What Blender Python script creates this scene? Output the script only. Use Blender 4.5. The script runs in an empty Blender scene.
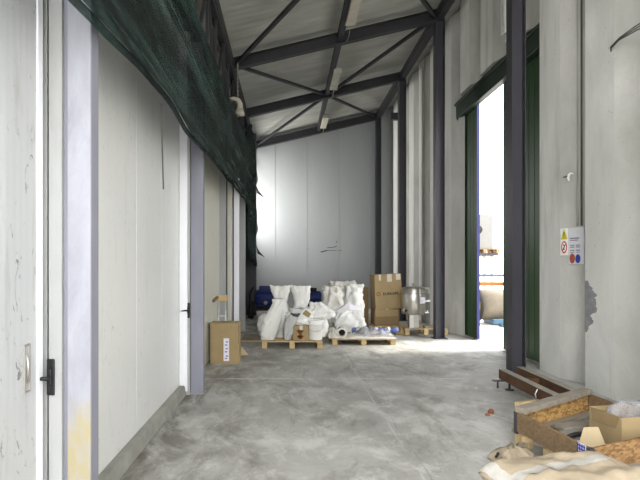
import bpy, bmesh, math, random
from mathutils import Vector, Matrix, noise
random.seed(7)
S = bpy.context.scene
COL = S.collection
PI = math.pi

# ------------------------------------------------------------------ camera, sky, exposure
cam = bpy.data.cameras.new('camera')
cam.sensor_width = 36.0
cam.lens = 500 / 640 * 36.0
cam.shift_x = 33 / 640
cam.shift_y = 26 / 640
cam.clip_end = 300
camo = bpy.data.objects.new('camera', cam)
camo.location = (0, 0, 1.6)
camo.rotation_euler = (PI / 2, 0, 0)
COL.objects.link(camo)
S.camera = camo

W = bpy.data.worlds.new('sky')
S.world = W
W.use_nodes = True
wn = W.node_tree.nodes
bg = wn['Background']
bg.inputs['Color'].default_value = (0.985, 0.99, 1.0, 1)
bg.inputs['Strength'].default_value = 1.0

sun = bpy.data.lights.new('sun', 'SUN')
sun.energy = 1.0
sun.angle = math.radians(12)
sun.color = (1.0, 0.97, 0.90)
suno = bpy.data.objects.new('sun', sun)
suno.rotation_euler = (math.radians(-4), math.radians(27), 0)   # comes from the door side, hazy
COL.objects.link(suno)

win = bpy.data.lights.new('window_daylight', 'AREA')
win.shape = 'RECTANGLE'
win.size = 2.9
win.size_y = 1.1
win.energy = 26
win.color = (1.0, 0.99, 0.95)
wino = bpy.data.objects.new('window_daylight', win)
wino.location = (-1.44, 17.75, 4.05)
wino.rotation_euler = (0, -PI / 2, 0)
COL.objects.link(wino)

S.view_settings.view_transform = 'Standard'
S.view_settings.look = 'None'
S.view_settings.gamma = 1
S.view_settings.use_curve_mapping = False
S.view_settings.exposure = 2.78
try:
    S.cycles.use_denoising = True
    S.cycles.max_bounces = 10
    S.cycles.diffuse_bounces = 7
    S.cycles.sample_clamp_indirect = 6
except Exception:
    pass

# ------------------------------------------------------------------ materials
def lin(c):
    r = []
    for v in c:
        v /= 255.0
        r.append(v / 12.92 if v <= 0.04045 else ((v + 0.055) / 1.055) ** 2.4)
    return (*r, 1)

class NT:
    def __init__(s, name):
        s.m = bpy.data.materials.new(name)
        s.m.use_nodes = True
        s.t = s.m.node_tree
        s.b = s.t.nodes['Principled BSDF']
        s._tc = None
    def n(s, typ, **k):
        o = s.t.nodes.new(typ)
        for a, v in k.items():
            setattr(o, a, v)
        return o
    def l(s, a, b):
        s.t.links.new(a, b)
    def co(s, scale=(1, 1, 1), loc=(0, 0, 0)):
        if s._tc is None:
            s._tc = s.n('ShaderNodeTexCoord')
        mp = s.n('ShaderNodeMapping')
        mp.inputs['Scale'].default_value = scale
        mp.inputs['Location'].default_value = loc
        s.l(s._tc.outputs['Object'], mp.inputs['Vector'])
        return mp.outputs['Vector']
    def noise(s, scale=(1, 1, 1), sc=5, det=4, rough=.55, dist=0, loc=(0, 0, 0)):
        o = s.n('ShaderNodeTexNoise')
        o.inputs['Scale'].default_value = sc
        o.inputs['Detail'].default_value = det
        o.inputs['Roughness'].default_value = rough
        o.inputs['Distortion'].default_value = dist
        s.l(s.co(scale, loc), o.inputs['Vector'])
        return o.outputs['Fac']
    def ramp(s, fac, lo, hi, a=0.0, b=1.0):
        o = s.n('ShaderNodeMapRange')
        o.inputs['From Min'].default_value = lo
        o.inputs['From Max'].default_value = hi
        o.inputs['To Min'].default_value = a
        o.inputs['To Max'].default_value = b
        s.l(fac, o.inputs['Value'])
        return o.outputs['Result']
    def math(s, op, a, b=None):
        o = s.n('ShaderNodeMath', operation=op)
        for i, v in enumerate((a, b)):
            if v is None:
                continue
            if hasattr(v, 'links'):
                s.l(v, o.inputs[i])
            else:
                o.inputs[i].default_value = v
        return o.outputs[0]
    def mix(s, fac, a, b):
        o = s.n('ShaderNodeMix', data_type='RGBA')
        for i, v in ((0, fac), (6, a), (7, b)):
            if hasattr(v, 'links'):
                s.l(v, o.inputs[i])
            else:
                o.inputs[i].default_value = v
        return o.outputs[2]
    def pos(s, axis):
        if s._tc is None:
            s._tc = s.n('ShaderNodeTexCoord')
        o = s.n('ShaderNodeSeparateXYZ')
        s.l(s._tc.outputs['Object'], o.inputs[0])
        return o.outputs[axis]
    def color(s, c):
        if hasattr(c, 'links'):
            s.l(c, s.b.inputs['Base Color'])
        else:
            s.b.inputs['Base Color'].default_value = c
        return s
    def bump(s, h, strength=.3, dist=.01):
        o = s.n('ShaderNodeBump')
        o.inputs['Strength'].default_value = strength
        o.inputs['Distance'].default_value = dist
        s.l(h, o.inputs['Height'])
        s.l(o.outputs[0], s.b.inputs['Normal'])
        return s
    def props(s, rough=.6, metal=0, spec=.3):
        s.b.inputs['Roughness'].default_value = rough
        s.b.inputs['Metallic'].default_value = metal
        s.b.inputs['Specular IOR Level'].default_value = spec
        return s

def basic(name, c, rough=.6, metal=0, var=.12, sc=6, stretch=(1, 1, 1), bump=0, spec=.3):
    t = NT(name)
    f = t.ramp(t.noise(stretch, sc, 5, .6), .3, .7)
    c = lin(c)
    d = tuple(v * (1 - var) for v in c[:3]) + (1,)
    e = tuple(min(1, v * (1 + var)) for v in c[:3]) + (1,)
    t.color(t.mix(f, d, e)).props(rough, metal, spec)
    if bump:
        t.bump(t.noise(stretch, sc * 4, 4), bump, .01)
    return t.m

M = {}
# white insulated panels: fine upright ribs, scuffs and smudges
def panel_mat(name, c, scuff=.5, along='Y', rib=55):
    t = NT(name)
    base = lin(c)
    big = t.ramp(t.noise((1, 1, .35), .9, 4), .35, .7)
    col = t.mix(big, tuple(v * .93 for v in base[:3]) + (1,), base)
    # dirt smudges with their own shapes
    st = t.ramp(t.noise((1, 3, .5), 2.2, 8, .7, .6), .56, .74, 0, scuff * .8)
    col = t.mix(st, col, lin((138, 136, 126)))
    fine = t.ramp(t.noise((6, 9, 5), 1.3, 8, .75, 1.2), .60, .66, 0, scuff * 1.3)
    col = t.mix(fine, col, lin((95, 93, 86)))
    t.color(col).props(.3, 0, .5)
    w = t.n('ShaderNodeTexWave', wave_type='BANDS', bands_direction=along)
    w.inputs['Scale'].default_value = rib / 10
    t.l(t.co(), w.inputs['Vector'])
    t.bump(w.outputs['Fac'], .12, .004)
    return t.m
M['panel'] = panel_mat('white_panel', (232, 233, 231), .22)
M['panel_beige'] = panel_mat('beige_panel', (205, 203, 190), .4)
M['panel_door'] = panel_mat('white_door_panel', (192, 194, 196), .7)
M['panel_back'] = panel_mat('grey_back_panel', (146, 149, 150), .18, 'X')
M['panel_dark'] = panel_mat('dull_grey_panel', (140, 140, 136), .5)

t = NT('ceiling_panel')
w = t.n('ShaderNodeTexWave', wave_type='BANDS', bands_direction='Y')
w.inputs['Scale'].default_value = 1.6
t.l(t.co(), w.inputs['Vector'])
f = t.ramp(t.noise((.4, 1.5, 1), 2.5, 5), .35, .7)
t.color(t.mix(f, lin((158, 159, 153)), lin((184, 185, 179)))).props(.5)
t.bump(w.outputs['Fac'], .25, .01)
M['ceiling'] = t.m

# cast concrete
def concrete(name, lo, hi, coarse):
  t = NT(name)
  a = t.ramp(t.noise((1, 1, .45), 1.1, 7, .62, .6), .32, .68)
  col = t.mix(a, lin(lo), lin(hi))
  b = t.ramp(t.noise((1, 1, .12), 3.2, 6, .6), .56, .75, 0, .45)
  col = t.mix(b, col, lin((142, 140, 130)))
  p = t.ramp(t.noise((1, 1, 1), 26, 3, .5), .70, .76, 0, .6)
  col = t.mix(p, col, lin((118, 116, 108)))
  t.color(col).props(.85, 0, .2)
  t.bump(t.noise((1, 1, 1), 22, 6, .65), coarse, .012)
  return t.m
M['concrete'] = concrete('precast_concrete_shaded_groove', (168, 168, 162), (202, 201, 196), .4)  # same concrete, darker in the grooves: shade put into the colour
M['concrete_lit_face'] = concrete('precast_concrete_lit_face', (206, 206, 201), (234, 234, 230), .15)  # lighter copy for the rib faces: light put into the colour

# floor: trowelled concrete, stained and scuffed, two pale joints
t = NT('floor_concrete')
a = t.ramp(t.noise((1, .8, 1), .8, 8, .68, .3), .34, .66)
col = t.mix(a, lin((142, 140, 134)), lin((188, 187, 182)))
b = t.ramp(t.noise((1, .7, 1), 2.3, 9, .74, .35, (3, 1, 0)), .50, .62, 0, .65)
col = t.mix(b, col, lin((208, 207, 203)))
c2 = t.ramp(t.noise((1.3, .6, 1), 1.6, 9, .75, .4, (7, 5, 0)), .52, .64, 0, .62)
col = t.mix(c2, col, lin((112, 108, 99)))
d2 = t.ramp(t.noise((1, 1, 1), 9, 6, .7, .5), .58, .74, 0, .35)
col = t.mix(d2, col, lin((104, 101, 95)))
e2 = t.ramp(t.noise((1, 1, 1), 14, 5, .7, 1.5, (1, 9, 2)), .66, .72, 0, .55)
col = t.mix(e2, col, lin((206, 205, 201)))
# brownish stains trodden in along the panel wall
x = t.pos(0)
edge = t.math('MULTIPLY', t.ramp(x, -1.25, .1, 1, 0), t.ramp(t.noise((1.2, .5, 1), 1.6, 7, .7, 1.2, (2, 2, 0)), .44, .58, 0, .85))
col = t.mix(edge, col, lin((98, 92, 80)))
# chalk-pale joints
def line(axis, at, half, amount):
    dd = t.math('ABSOLUTE', t.math('SUBTRACT', t.math('ADD', t.pos(axis), t.ramp(t.noise((1, 1, 1), 2.5, 4), 0, 1, -.03, .03)), at))
    on = t.ramp(dd, half * .4, half, 1, 0)
    return t.math('MULTIPLY', on, t.ramp(t.noise((1, 1, 1), 3.5, 5, .7), .42, .58, 0, amount))
col = t.mix(line(0, 1.03, .018, .45), col, lin((205, 204, 200)))
col = t.mix(line(0, 1.09, .010, .4), col, lin((88, 86, 82)))
col = t.mix(line(1, 7.10, .05, .8), col, lin((206, 205, 201)))
col = t.mix(line(1, 9.62, .03, .7), col, lin((92, 90, 84)))
t.color(col).props(.62, 0, .35)
t.bump(t.noise((1, 1, 1), 12, 7, .7), .18, .01)
M['floor'] = t.m

t = NT('yard_concrete')
a = t.ramp(t.noise((1, 1, 1), .6, 7, .62, .8), .34, .66)
t.color(t.mix(a, lin((176, 172, 164)), lin((205, 202, 196)))).props(.85)
M['yard'] = t.m

M['steel_dark'] = basic('dark_painted_steel', (60, 59, 65), .5, 0, .12, 3, (1, 1, .4), .05)
M['steel_roof'] = basic('dark_roof_steel', (52, 52, 56), .55, 0, .1, 3)
M['post'] = None
t = NT('lilac_grey_steel')
f = t.ramp(t.noise((2, 2, .6), 2.5, 7, .7, .8), .35, .7)
col = t.mix(f, lin((172, 173, 184)), lin((198, 199, 208)))
f2 = t.ramp(t.noise((5, 5, 3), 2.2, 8, .75, 1.8), .64, .69, 0, .6)
col = t.mix(f2, col, lin((128, 122, 112)))
# old ochre paint splash low on the post
zz = t.math('MULTIPLY', t.ramp(t.math('ADD', t.pos(2), t.ramp(t.noise((4, 4, 2), 3, 5), 0, 1, -.25, .25)), .62, .80, 1, 0), t.ramp(t.noise((3, 3, 2), 4, 5), .35, .6, .2, .8))
M['post'] = t.color(t.mix(t.math('MULTIPLY', zz, .0), col, lin((196, 178, 120)))).props(.5).m
t2 = NT('lilac_grey_steel_ochre')
f = t2.ramp(t2.noise((2, 2, .6), 2.5, 7, .7, .8), .35, .7)
col = t2.mix(f, lin((142, 143, 152)), lin((166, 167, 176)))
f2 = t2.ramp(t2.noise((5, 5, 3), 2.2, 8, .75, 1.8), .64, .69, 0, .6)
col = t2.mix(f2, col, lin((128, 122, 112)))
zz = t2.math('MULTIPLY', t2.ramp(t2.math('ADD', t2.pos(2), t2.ramp(t2.noise((4, 4, 2), 3, 5), 0, 1, -.2, .2)), .72, .92, 1, 0), t2.ramp(t2.noise((3, 3, 2), 4, 5), .3, .6, .35, .85))
M['post_ochre'] = t2.color(t2.mix(zz, col, lin((164, 152, 112)))).props(.5).m
M['post_side'] = basic('grey_lilac_flange', (138, 138, 150), .5, 0, .1, 4, (1, 1, .3))
M['jamb'] = basic('pale_jamb', (164, 165, 164), .45, 0, .12, 5, (1, 1, .2))
M['white_trim'] = basic('white_enamel_trim', (238, 239, 244), .3, 0, .03, 5, (1, 1, .2), 0, .5)
M['aluminium'] = basic('aluminium', (200, 202, 204), .35, .6, .06, 8)
M['black_plastic'] = basic('black_plastic', (28, 28, 30), .4, 0, .1, 8)
M['seal'] = basic('dark_rubber_seal', (70, 70, 70), .7)
M['kerb'] = basic('kerb_concrete', (150, 149, 142), .85, 0, .2, 4, (1, 1, 1), .2)

# shading net: woven dark green, long streaks, ridge highlights painted into the pale ones
t = NT('green_shade_net')
f = t.ramp(t.noise((4, .25, 9), 3.0, 7, .7, .1), .44, .66)
col = t.mix(f, lin((10, 18, 19)), lin((70, 100, 94)))
f3 = t.ramp(t.noise((30, 1.2, 30), 6, 3, .6), .45, .62, 0, .6)
col = t.mix(f3, col, lin((16, 30, 28)))
t.color(col).props(.75, 0, .25)
t.bump(t.noise((6, .6, 20), 9, 5), .35, .01)
t.b.inputs['Alpha'].default_value = .72
M['net'] = t.m
M['door_green'] = basic('dark_green_paint', (44, 74, 42), .45, 0, .14, 3, (1, 1, .2))
M['door_rail'] = basic('blackish_green_paint', (34, 50, 38), .45, 0, .12, 3)
M['blue_edge'] = basic('blue_painted_edge', (38, 40, 96), .45, 0, .08, 3)
M['brown_wall'] = basic('rough_brown_wall', (120, 112, 98), .9, 0, .35, 2, (1, 1, .4), .3)

M['card'] = basic('brown_cardboard', (160, 140, 104), .85, 0, .07, 5)
M['cardboard_dirty'] = basic('dirty_cardboard', (128, 118, 100), .9, 0, .3, 5)
M['card_dark'] = basic('cardboard_inside', (136, 116, 84), .9, 0, .08, 5)
M['card_pale'] = basic('pale_cardboard', (190, 172, 138), .85, 0, .07, 5)
M['tape'] = basic('shiny_clear_tape', (214, 206, 192), .2, 0, .08, 12, (1, 1, 1), 0, .6)
M['print'] = basic('black_print', (42, 38, 32), .8)
M['print_red'] = basic('rust_print', (132, 84, 48), .8)
M['label_white'] = basic('label_paper', (226, 224, 232), .6, 0, .04)
M['label_ink'] = basic('lilac_grey_ink', (140, 138, 172), .7)
M['wood'] = basic('pallet_wood', (196, 172, 128), .85, 0, .18, 4, (1, 8, 8), .2)
M['wood_worn'] = basic('worn_brown_wood', (128, 106, 80), .85, 0, .3, 5, (2, 6, 10), .3)
M['wood_grey'] = basic('weathered_grey_plank', (140, 132, 120), .85, 0, .16, 4, (2, 6, 6), .2)
t = NT('chipboard')
v = t.n('ShaderNodeTexVoronoi')
v.inputs['Scale'].default_value = 26
t.l(t.co((1, 1, 2.2)), v.inputs['Vector'])
sep = t.n('ShaderNodeSeparateColor'); t.l(v.outputs['Color'], sep.inputs[0])
col = t.mix(sep.outputs[0], lin((142, 104, 58)), lin((206, 168, 108)))
t.color(col).props(.8); t.bump(sep.outputs[1], .3, .004)
M['osb'] = t.m
t = NT('dark_chipboard')
v = t.n('ShaderNodeTexVoronoi')
v.inputs['Scale'].default_value = 26
t.l(t.co((1, 1, 2.2)), v.inputs['Vector'])
sep = t.n('ShaderNodeSeparateColor'); t.l(v.outputs['Color'], sep.inputs[0])
t.color(t.mix(sep.outputs[0], lin((112, 84, 54)), lin((166, 130, 88)))).props(.8); t.bump(sep.outputs[1], .3, .004)
M['osb_dark'] = t.m
M['rusty'] = basic('rust_brown_steel', (92, 66, 46), .7, 0, .35, 7, (1, .5, 1), .2)
M['rusty_top'] = basic('dusty_grey_steel', (152, 146, 134), .8, 0, .2, 6)
M['sack_white'] = basic('white_sack', (232, 232, 228), .55, 0, .05, 5, (1, 1, 1), .2, .4)
M['sack_grey'] = basic('translucent_grey_plastic', (196, 197, 196), .4, 0, .1, 6, (1, 1, 1), .2, .5)
M['sack_dust'] = basic('dusty_sack', (210, 207, 199), .6, 0, .22, 4, (1, 1, 1), .3, .4)
M['paper'] = basic('beige_paper_sack', (164, 150, 128), .85, 0, .12, 5, (1, 1, 1), .35)
M['paper_white'] = basic('white_paper_band', (178, 174, 166), .75, 0, .14, 14, (1, 1, 1), .1)
M['bucket'] = basic('white_bucket_plastic', (236, 236, 232), .35, 0, .03, 5, (1, 1, 1), 0, .5)
M['stainless'] = basic('brushed_stainless', (196, 192, 184), .32, .85, .08, 3, (1, 1, 14))
M['stainless_dull'] = basic('dull_steel', (168, 164, 158), .5, .5, .1, 5)
M['blue'] = basic('blue_paint', (30, 40, 96), .45, 0, .15, 5)
M['black_rubber'] = basic('black_rubber', (26, 25, 26), .75, 0, .2, 6)
M['film'] = basic('grey_wrapping_film', (188, 184, 176), .3, 0, .16, 8, (1, 1, 1), .3, .6)
M['blue_print'] = basic('blue_packet', (88, 104, 158), .45, 0, .25, 9)
M['white_paint'] = basic('white_paint', (226, 226, 220), .5, 0, .05)
M['cream'] = basic('cream_lamp_plastic', (178, 174, 160), .5, 0, .1)
M['lamp_grey'] = basic('dusty_lamp_housing', (168, 166, 156), .6)
M['cable'] = basic('grey_cable', (86, 84, 80), .7)
M['yellow'] = basic('warning_yellow', (190, 182, 40), .5, 0, .05)
M['red'] = basic('sign_red', (176, 44, 52), .5, 0, .05)
M['sign_brown'] = basic('sign_rust_red', (150, 72, 50), .5, 0, .05)
M['sign_blue'] = basic('sign_blue', (52, 60, 150), .5, 0, .05)
M['sign_grey'] = basic('sign_pale_plate', (206, 206, 210), .5, 0, .03)
M['sign_ink'] = basic('sign_ink', (110, 110, 130), .6)
M['brick'] = basic('broken_brick', (140, 92, 70), .9, 0, .2, 8)
M['bench_blue'] = basic('blue_grey_steel', (62, 88, 108), .5, 0, .1)
M['orange'] = basic('orange_board', (160, 96, 50), .7, 0, .12)
M['yard_steel'] = basic('yard_bare_steel', (120, 112, 100), .6, .2, .15, 4)
M['yard_white'] = basic('yard_grey_cabinet', (122, 122, 120), .6, 0, .05)
M['yard_wood'] = basic('yard_pallet_wood', (150, 120, 82), .8, 0, .15)
M['mortar'] = basic('bare_grey_mortar', (142, 142, 146), .95, 0, .2, 12, (1, 1, 1), .4)

t = NT('clear_plastic_bag')
t.color(lin((190, 190, 196))).props(.08, 0, .6)
t.b.inputs['Transmission Weight'].default_value = .0
t.b.inputs['Alpha'].default_value = .28
M['clear'] = t.m

# ------------------------------------------------------------------ mesh helpers
class MB:
    def __init__(s):
        s.v, s.f, s.sm = [], [], []
    def add(s, vs, fs, smooth=False):
        o = len(s.v)
        s.v += [tuple(v) for v in vs]
        s.f += [tuple(i + o for i in f) for f in fs]
        s.sm += [smooth] * len(fs)
        return s
    def box(s, lo, hi, top=None):
        (a, b, c), (d, e, f) = lo, hi
        vs = [(a, b, c), (d, b, c), (d, e, c), (a, e, c), (a, b, f), (d, b, f), (d, e, f), (a, e, f)]
        return s.hexa(vs)
    def hexa(s, vs):
        return s.add(vs, [(3, 2, 1, 0), (4, 5, 6, 7), (0, 1, 5, 4), (1, 2, 6, 5), (2, 3, 7, 6), (3, 0, 4, 7)])
    def obox(s, p, q, w, h, up=(0, 0, 1)):
        """bar of section w x h from p to q"""
        p, q = Vector(p), Vector(q)
        d = (q - p).normalized()
        u = Vector(up)
        sx = d.cross(u)
        if sx.length < 1e-4:
            sx = Vector((1, 0, 0))
        sx.normalize()
        u = sx.cross(d).normalized()
        r = []
        for e in (p, q):
            r.append([e - sx * w / 2 - u * h / 2, e + sx * w / 2 - u * h / 2, e + sx * w / 2 + u * h / 2, e - sx * w / 2 + u * h / 2])
        a, b = r
        return s.add(a + b, [(0, 1, 2, 3), (7, 6, 5, 4), (4, 5, 1, 0), (5, 6, 2, 1), (6, 7, 3, 2), (7, 4, 0, 3)])
    def tube(s, pts, r, n=10, caps=True):
        pts = [Vector(p) for p in pts]
        rs = r if isinstance(r, (list, tuple)) else [r] * len(pts)
        rings = []
        ref = None
        for i, p in enumerate(pts):
            d = (pts[min(i + 1, len(pts) - 1)] - pts[max(i - 1, 0)]).normalized()
            if ref is None:
                ref = Vector((0, 0, 1)) if abs(d.z) < .9 else Vector((1, 0, 0))
            a = d.cross(ref).normalized()
            b = a.cross(d).normalized()
            ref = b
            rings.append([p + (a * math.cos(2 * PI * k / n) + b * math.sin(2 * PI * k / n)) * rs[i] for k in range(n)])
        vs = [v for g in rings for v in g]
        fs = []
        for i in range(len(rings) - 1):
            for k in range(n):
                k2 = (k + 1) % n
                fs.append((i * n + k, i * n + k2, (i + 1) * n + k2, (i + 1) * n + k))
        s.add(vs, fs, True)
        if caps:
            o = len(s.v) - len(vs)
            s.f += [tuple(o + k for k in range(n))[::-1], tuple(o + (len(rings) - 1) * n + k for k in range(n))]
            s.sm += [False, False]
        return s
    def lathe(s, prof, n=32, axis='Z', c=(0, 0, 0), closed=False):
        vs, fs = [], []
        for (r, h) in prof:
            for k in range(n):
                a = 2 * PI * k / n
                p = (r * math.cos(a), r * math.sin(a), h)
                if axis == 'X':
                    p = (p[2], p[0], p[1])
                elif axis == 'Y':
                    p = (p[1], p[2], p[0])
                vs.append((p[0] + c[0], p[1] + c[1], p[2] + c[2]))
        for i in range(len(prof) - 1):
            for k in range(n):
                k2 = (k + 1) % n
                fs.append((i * n + k, i * n + k2, (i + 1) * n + k2, (i + 1) * n + k))
        return s.add(vs, fs, True)
    def prism(s, poly, d):
        """poly: list of 3D points, extruded by vector d"""
        n = len(poly)
        d = Vector(d)
        a = [Vector(p) for p in poly]
        return s.add(a + [p + d for p in a], [tuple(range(n))[::-1], tuple(range(n, 2 * n))] + [(i, (i + 1) % n, n + (i + 1) % n, n + i) for i in range(n)])
    def build(s, name, mat, parent=None, bevel=0, xf=None, solid=0, sub=0, smooth_all=False):
        me = bpy.data.meshes.new(name)
        vs = s.v if xf is None else [tuple(xf @ Vector(v)) for v in s.v]
        me.from_pydata(vs, [], s.f)
        for p, q in zip(me.polygons, s.sm):
            p.use_smooth = q or smooth_all
        bm = bmesh.new(); bm.from_mesh(me)
        bmesh.ops.recalc_face_normals(bm, faces=bm.faces)
        bm.to_mesh(me); bm.free()
        me.materials.append(mat)
        o = bpy.data.objects.new(name, me)
        COL.objects.link(o)
        if parent is not None:
            o.parent = parent
        if solid:
            md = o.modifiers.new('s', 'SOLIDIFY'); md.thickness = solid; md.offset = 0
        if sub:
            md = o.modifiers.new('d', 'SUBSURF'); md.levels = sub; md.render_levels = sub
        if bevel:
            md = o.modifiers.new('b', 'BEVEL'); md.width = bevel; md.segments = 2; md.limit_method = 'ANGLE'
        return o

def tag(o, label, cat, group=None, kind=None):
    o['label'] = label
    o['category'] = cat
    if group: o['group'] = group
    if kind: o['kind'] = kind
    return o
def struct(o, label=None):
    o['kind'] = 'structure'
    if label: o['label'] = label
    return o
def thing(name, label, cat, loc=(0, 0, 0), rz=0, group=None, rot=None):
    o = bpy.data.objects.new(name, None)
    o.empty_display_size = .1
    COL.objects.link(o)
    o.location = loc
    o.rotation_euler = rot if rot else (0, 0, rz)
    return tag(o, label, cat, group)
def B(lo, hi):
    return MB().box(lo, hi)

SL = .2385
def zbeam(x): return 7.03 + (x - 3.37) * SL      # underside of the rafters
def zceil(x): return zbeam(x) + .40              # underside of the roof panels
YB = 18.70
YF = -1.0
YR = -1.2     # the roof panels end here; open yard beyond
YL = 1.6      # the cold stores end here; open yard beyond
YW = -3.0     # the ribbed wall runs on past the camera

# ------------------------------------------------------------------ ground, floor
g = B((-40, -40, -.3), (60, 60, -.02)).build('ground', M['yard']); struct(g, 'pale concrete yard outside the shed')
f = B((-1.56, -3.2, -.2), (4.24, YB + .1, 0)).build('floor', M['floor']); struct(f, 'stained grey concrete floor of the shed')

# ------------------------------------------------------------------ roof
x0, x1 = -1.62, 4.3
r = MB().hexa([(x0, YR, zceil(x0)), (x1, YR, zceil(x1)), (x1, YB + .1, zceil(x1)), (x0, YB + .1, zceil(x0)),
               (x0, YR, zceil(x0) + .08), (x1, YR, zceil(x1) + .08), (x1, YB + .1, zceil(x1) + .08), (x0, YB + .1, zceil(x0) + .08)])
struct(r.build('ceiling', M['ceiling']), 'pale sloping roof panels over the dark rafters')

# ------------------------------------------------------------------ back wall (upright panels with joints)
w = MB()
xa = -1.56
joints = [-1.56, -.43, .77, 1.97, 3.17, 4.24]
for a, b in zip(joints[:-1], joints[1:]):
    a2, b2 = a + .006, b - .006
    w.hexa([(a2, YB, 0), (b2, YB, 0), (b2, YB + .08, 0), (a2, YB + .08, 0), (a2, YB, zceil(a)), (b2, YB, zceil(b)), (b2, YB + .08, zceil(b)), (a2, YB + .08, zceil(a))])
w.hexa([(-1.56, YB + .03, 0), (4.24, YB + .03, 0), (4.24, YB + .1, 0), (-1.56, YB + .1, 0), (-1.56, YB + .03, zceil(-1.56)), (4.24, YB + .03, zceil(4.24)), (4.24, YB + .1, zceil(4.24)), (-1.56, YB + .1, zceil(-1.56))])
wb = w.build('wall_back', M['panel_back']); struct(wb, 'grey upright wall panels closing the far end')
sc = MB()
for (p, q, h) in (((1.26, 2.12), (1.50, 2.18), .035), ((1.50, 2.18), (1.86, 2.185), .016), ((1.50, 2.28), (1.74, 2.30), .02), ((1.74, 2.30), (1.86, 2.34), .022), ((1.84, 2.47), (1.88, 2.54), .02), ((1.92, 2.17), (2.06, 2.19), .014)):
    sc.obox((p[0], YB - .001, p[1]), (q[0], YB - .001, q[1]), .003, h)
sc.build('scuff_mark', M['print'], wb)

# ------------------------------------------------------------------ wall along the cold stores
# outer skin with a daylight window near the far corner
WY0, WY1, WZ0, WZ1 = 17.15, 18.35, 2.5, 5.6
wl = MB()
XL0, XL1 = -1.56, -1.46
ztop = zceil(-1.5)
wl.box((XL0, YL, 0), (XL1, WY0, ztop)).box((XL0, WY1, 0), (XL1, YB, ztop)).box((XL0, WY0, 0), (XL1, WY1, WZ0)).box((XL0, WY0, WZ1), (XL1, WY1, ztop))
wl = wl.build('wall_left', M['brown_wall']); struct(wl, 'rough brownish wall behind the cold store panels')
fr = MB()
for (a, b) in (((WY0, WZ0), (WY0 + .05, WZ1)), ((WY1 - .05, WZ0), (WY1, WZ1)), ((WY0, WZ0), (WY1, WZ0 + .05)), ((WY0, WZ1 - .05), (WY1, WZ1))):
    fr.box((XL0 + .02, a[0], a[1]), (XL1 + .02, b[0], b[1]))
wf = fr.build('window_1', M['aluminium']); struct(wf, 'daylight opening high in the wall by the far corner')

# bay by the camera: white sliding cold-store door
d = B((-1.37, 1.65, .03), (-1.27, 2.535, 4.3)).build('door_1', M['panel_door'], bevel=.004); struct(d, 'white insulated sliding door with recessed pull')
B((-1.385, 2.535, .03), (-1.262, 2.588, 4.3)).build('edge_trim', M['white_trim'], d, bevel=.004)
fh = MB()
yc, zc = 2.435, 1.10
for (a, b) in (((yc - .03, zc - .11), (yc - .022, zc + .11)), ((yc + .022, zc - .11), (yc + .03, zc + .11)), ((yc - .03, zc - .118), (yc + .03, zc - .108)), ((yc - .03, zc + .108), (yc + .03, zc + .118))):
    fh.box((-1.272, a[0], a[1]), (-1.262, b[0], b[1]))
pull = fh.build('recessed_pull', M['stainless_dull'], d, bevel=.002)
B((-1.2705, yc - .022, zc - .108), (-1.2685, yc + .022, zc + .108)).build('pull_cup', M['aluminium'], pull)
MB().tube([(-1.266, yc + .004, zc - .07), (-1.262, yc + .004, zc), (-1.266, yc + .004, zc + .07)], .006, 8).build('pull_bar', M['stainless'], pull)

# jamb and posts
def H_post(name, x0, x1, y0, y1, z, m, label):
    o = MB()
    o.box((x0, y0, 0), (x1, y0 + .012, z))              # face towards the yard end
    o.box((x1 - .012, y0 + .0121, 0), (x1, y1 - .0121, z))              # flange towards the aisle
    o.box((x0, y0 + .0121, 0), (x0 + .012, y1 - .0121, z))
    o.box((x0, y1 - .012, 0), (x1, y1, z))
    p = o.build(name, m)
    struct(p, label)
    return p
j = MB().box((-1.46, 2.63, 0), (-1.262, 2.70, 4.4)).box((-1.245, 2.615, 0), (-1.178, 2.72, 4.4))
struct(j.build('trim_1', M['jamb']), 'pale steel jamb between the sliding door and the nearer lilac post')
p = H_post('trim_2', -1.15, -1.03, 2.62, 2.725, 4.4, M['post_ochre'], 'nearer lilac grey steel post with an ochre paint splash at its foot')
B((-1.0305, 2.626, 0), (-1.0275, 2.725, 4.4)).build('flange', M['post_side'], p)  # darker skin over the aisle side, its shade put into the colour
B((-1.176, 2.640, 0), (-1.15, 2.70, 4.4)).build('shadow_gap_strip', M['post_side'], p)

# second bay: white panels on a concrete kerb
pn = MB()
seams = [2.62, 3.52, 4.42, 5.32, 6.17]
for a, b in zip(seams[:-1], seams[1:]):
    pn.box((-1.40, a + .003, .118), (-1.33, b - .003, 4.5))
pn.box((-1.46, 2.62, 0), (-1.36, 6.17, 4.5))
struct(pn.build('trim_3', M['panel'], bevel=.002), 'white insulated wall panels standing on the concrete kerb')
k = MB().hexa([(-1.46, 2.73, 0), (-1.245, 2.73, 0), (-1.245, 6.17, 0), (-1.46, 6.17, 0), (-1.46, 2.73, .125), (-1.262, 2.73, .125), (-1.262, 6.17, .125), (-1.46, 6.17, .125)])
struct(k.build('baseboard_left', M['kerb'], bevel=.01), 'low stained concrete kerb under the white panels')
struct(B((-1.33, 6.175, .05), (-1.232, 6.20, 4.5)).build('trim_4', M['white_trim'], bevel=.003), 'bright white edge strip at the end of the white panels')
struct(B((-1.46, 6.20, 0), (-1.206, 6.30, 4.5)).build('trim_5', M['jamb']), 'dull jamb between the white edge strip and the second post')
p = H_post('trim_6', -1.20, -1.05, 6.25, 6.37, 4.4, M['post_side'], 'second lilac grey steel post, beside the cardboard box')
B((-1.22, 6.23, 0), (-1.03, 6.40, .012)).build('base_plate', M['stainless_dull'], p)
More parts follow.
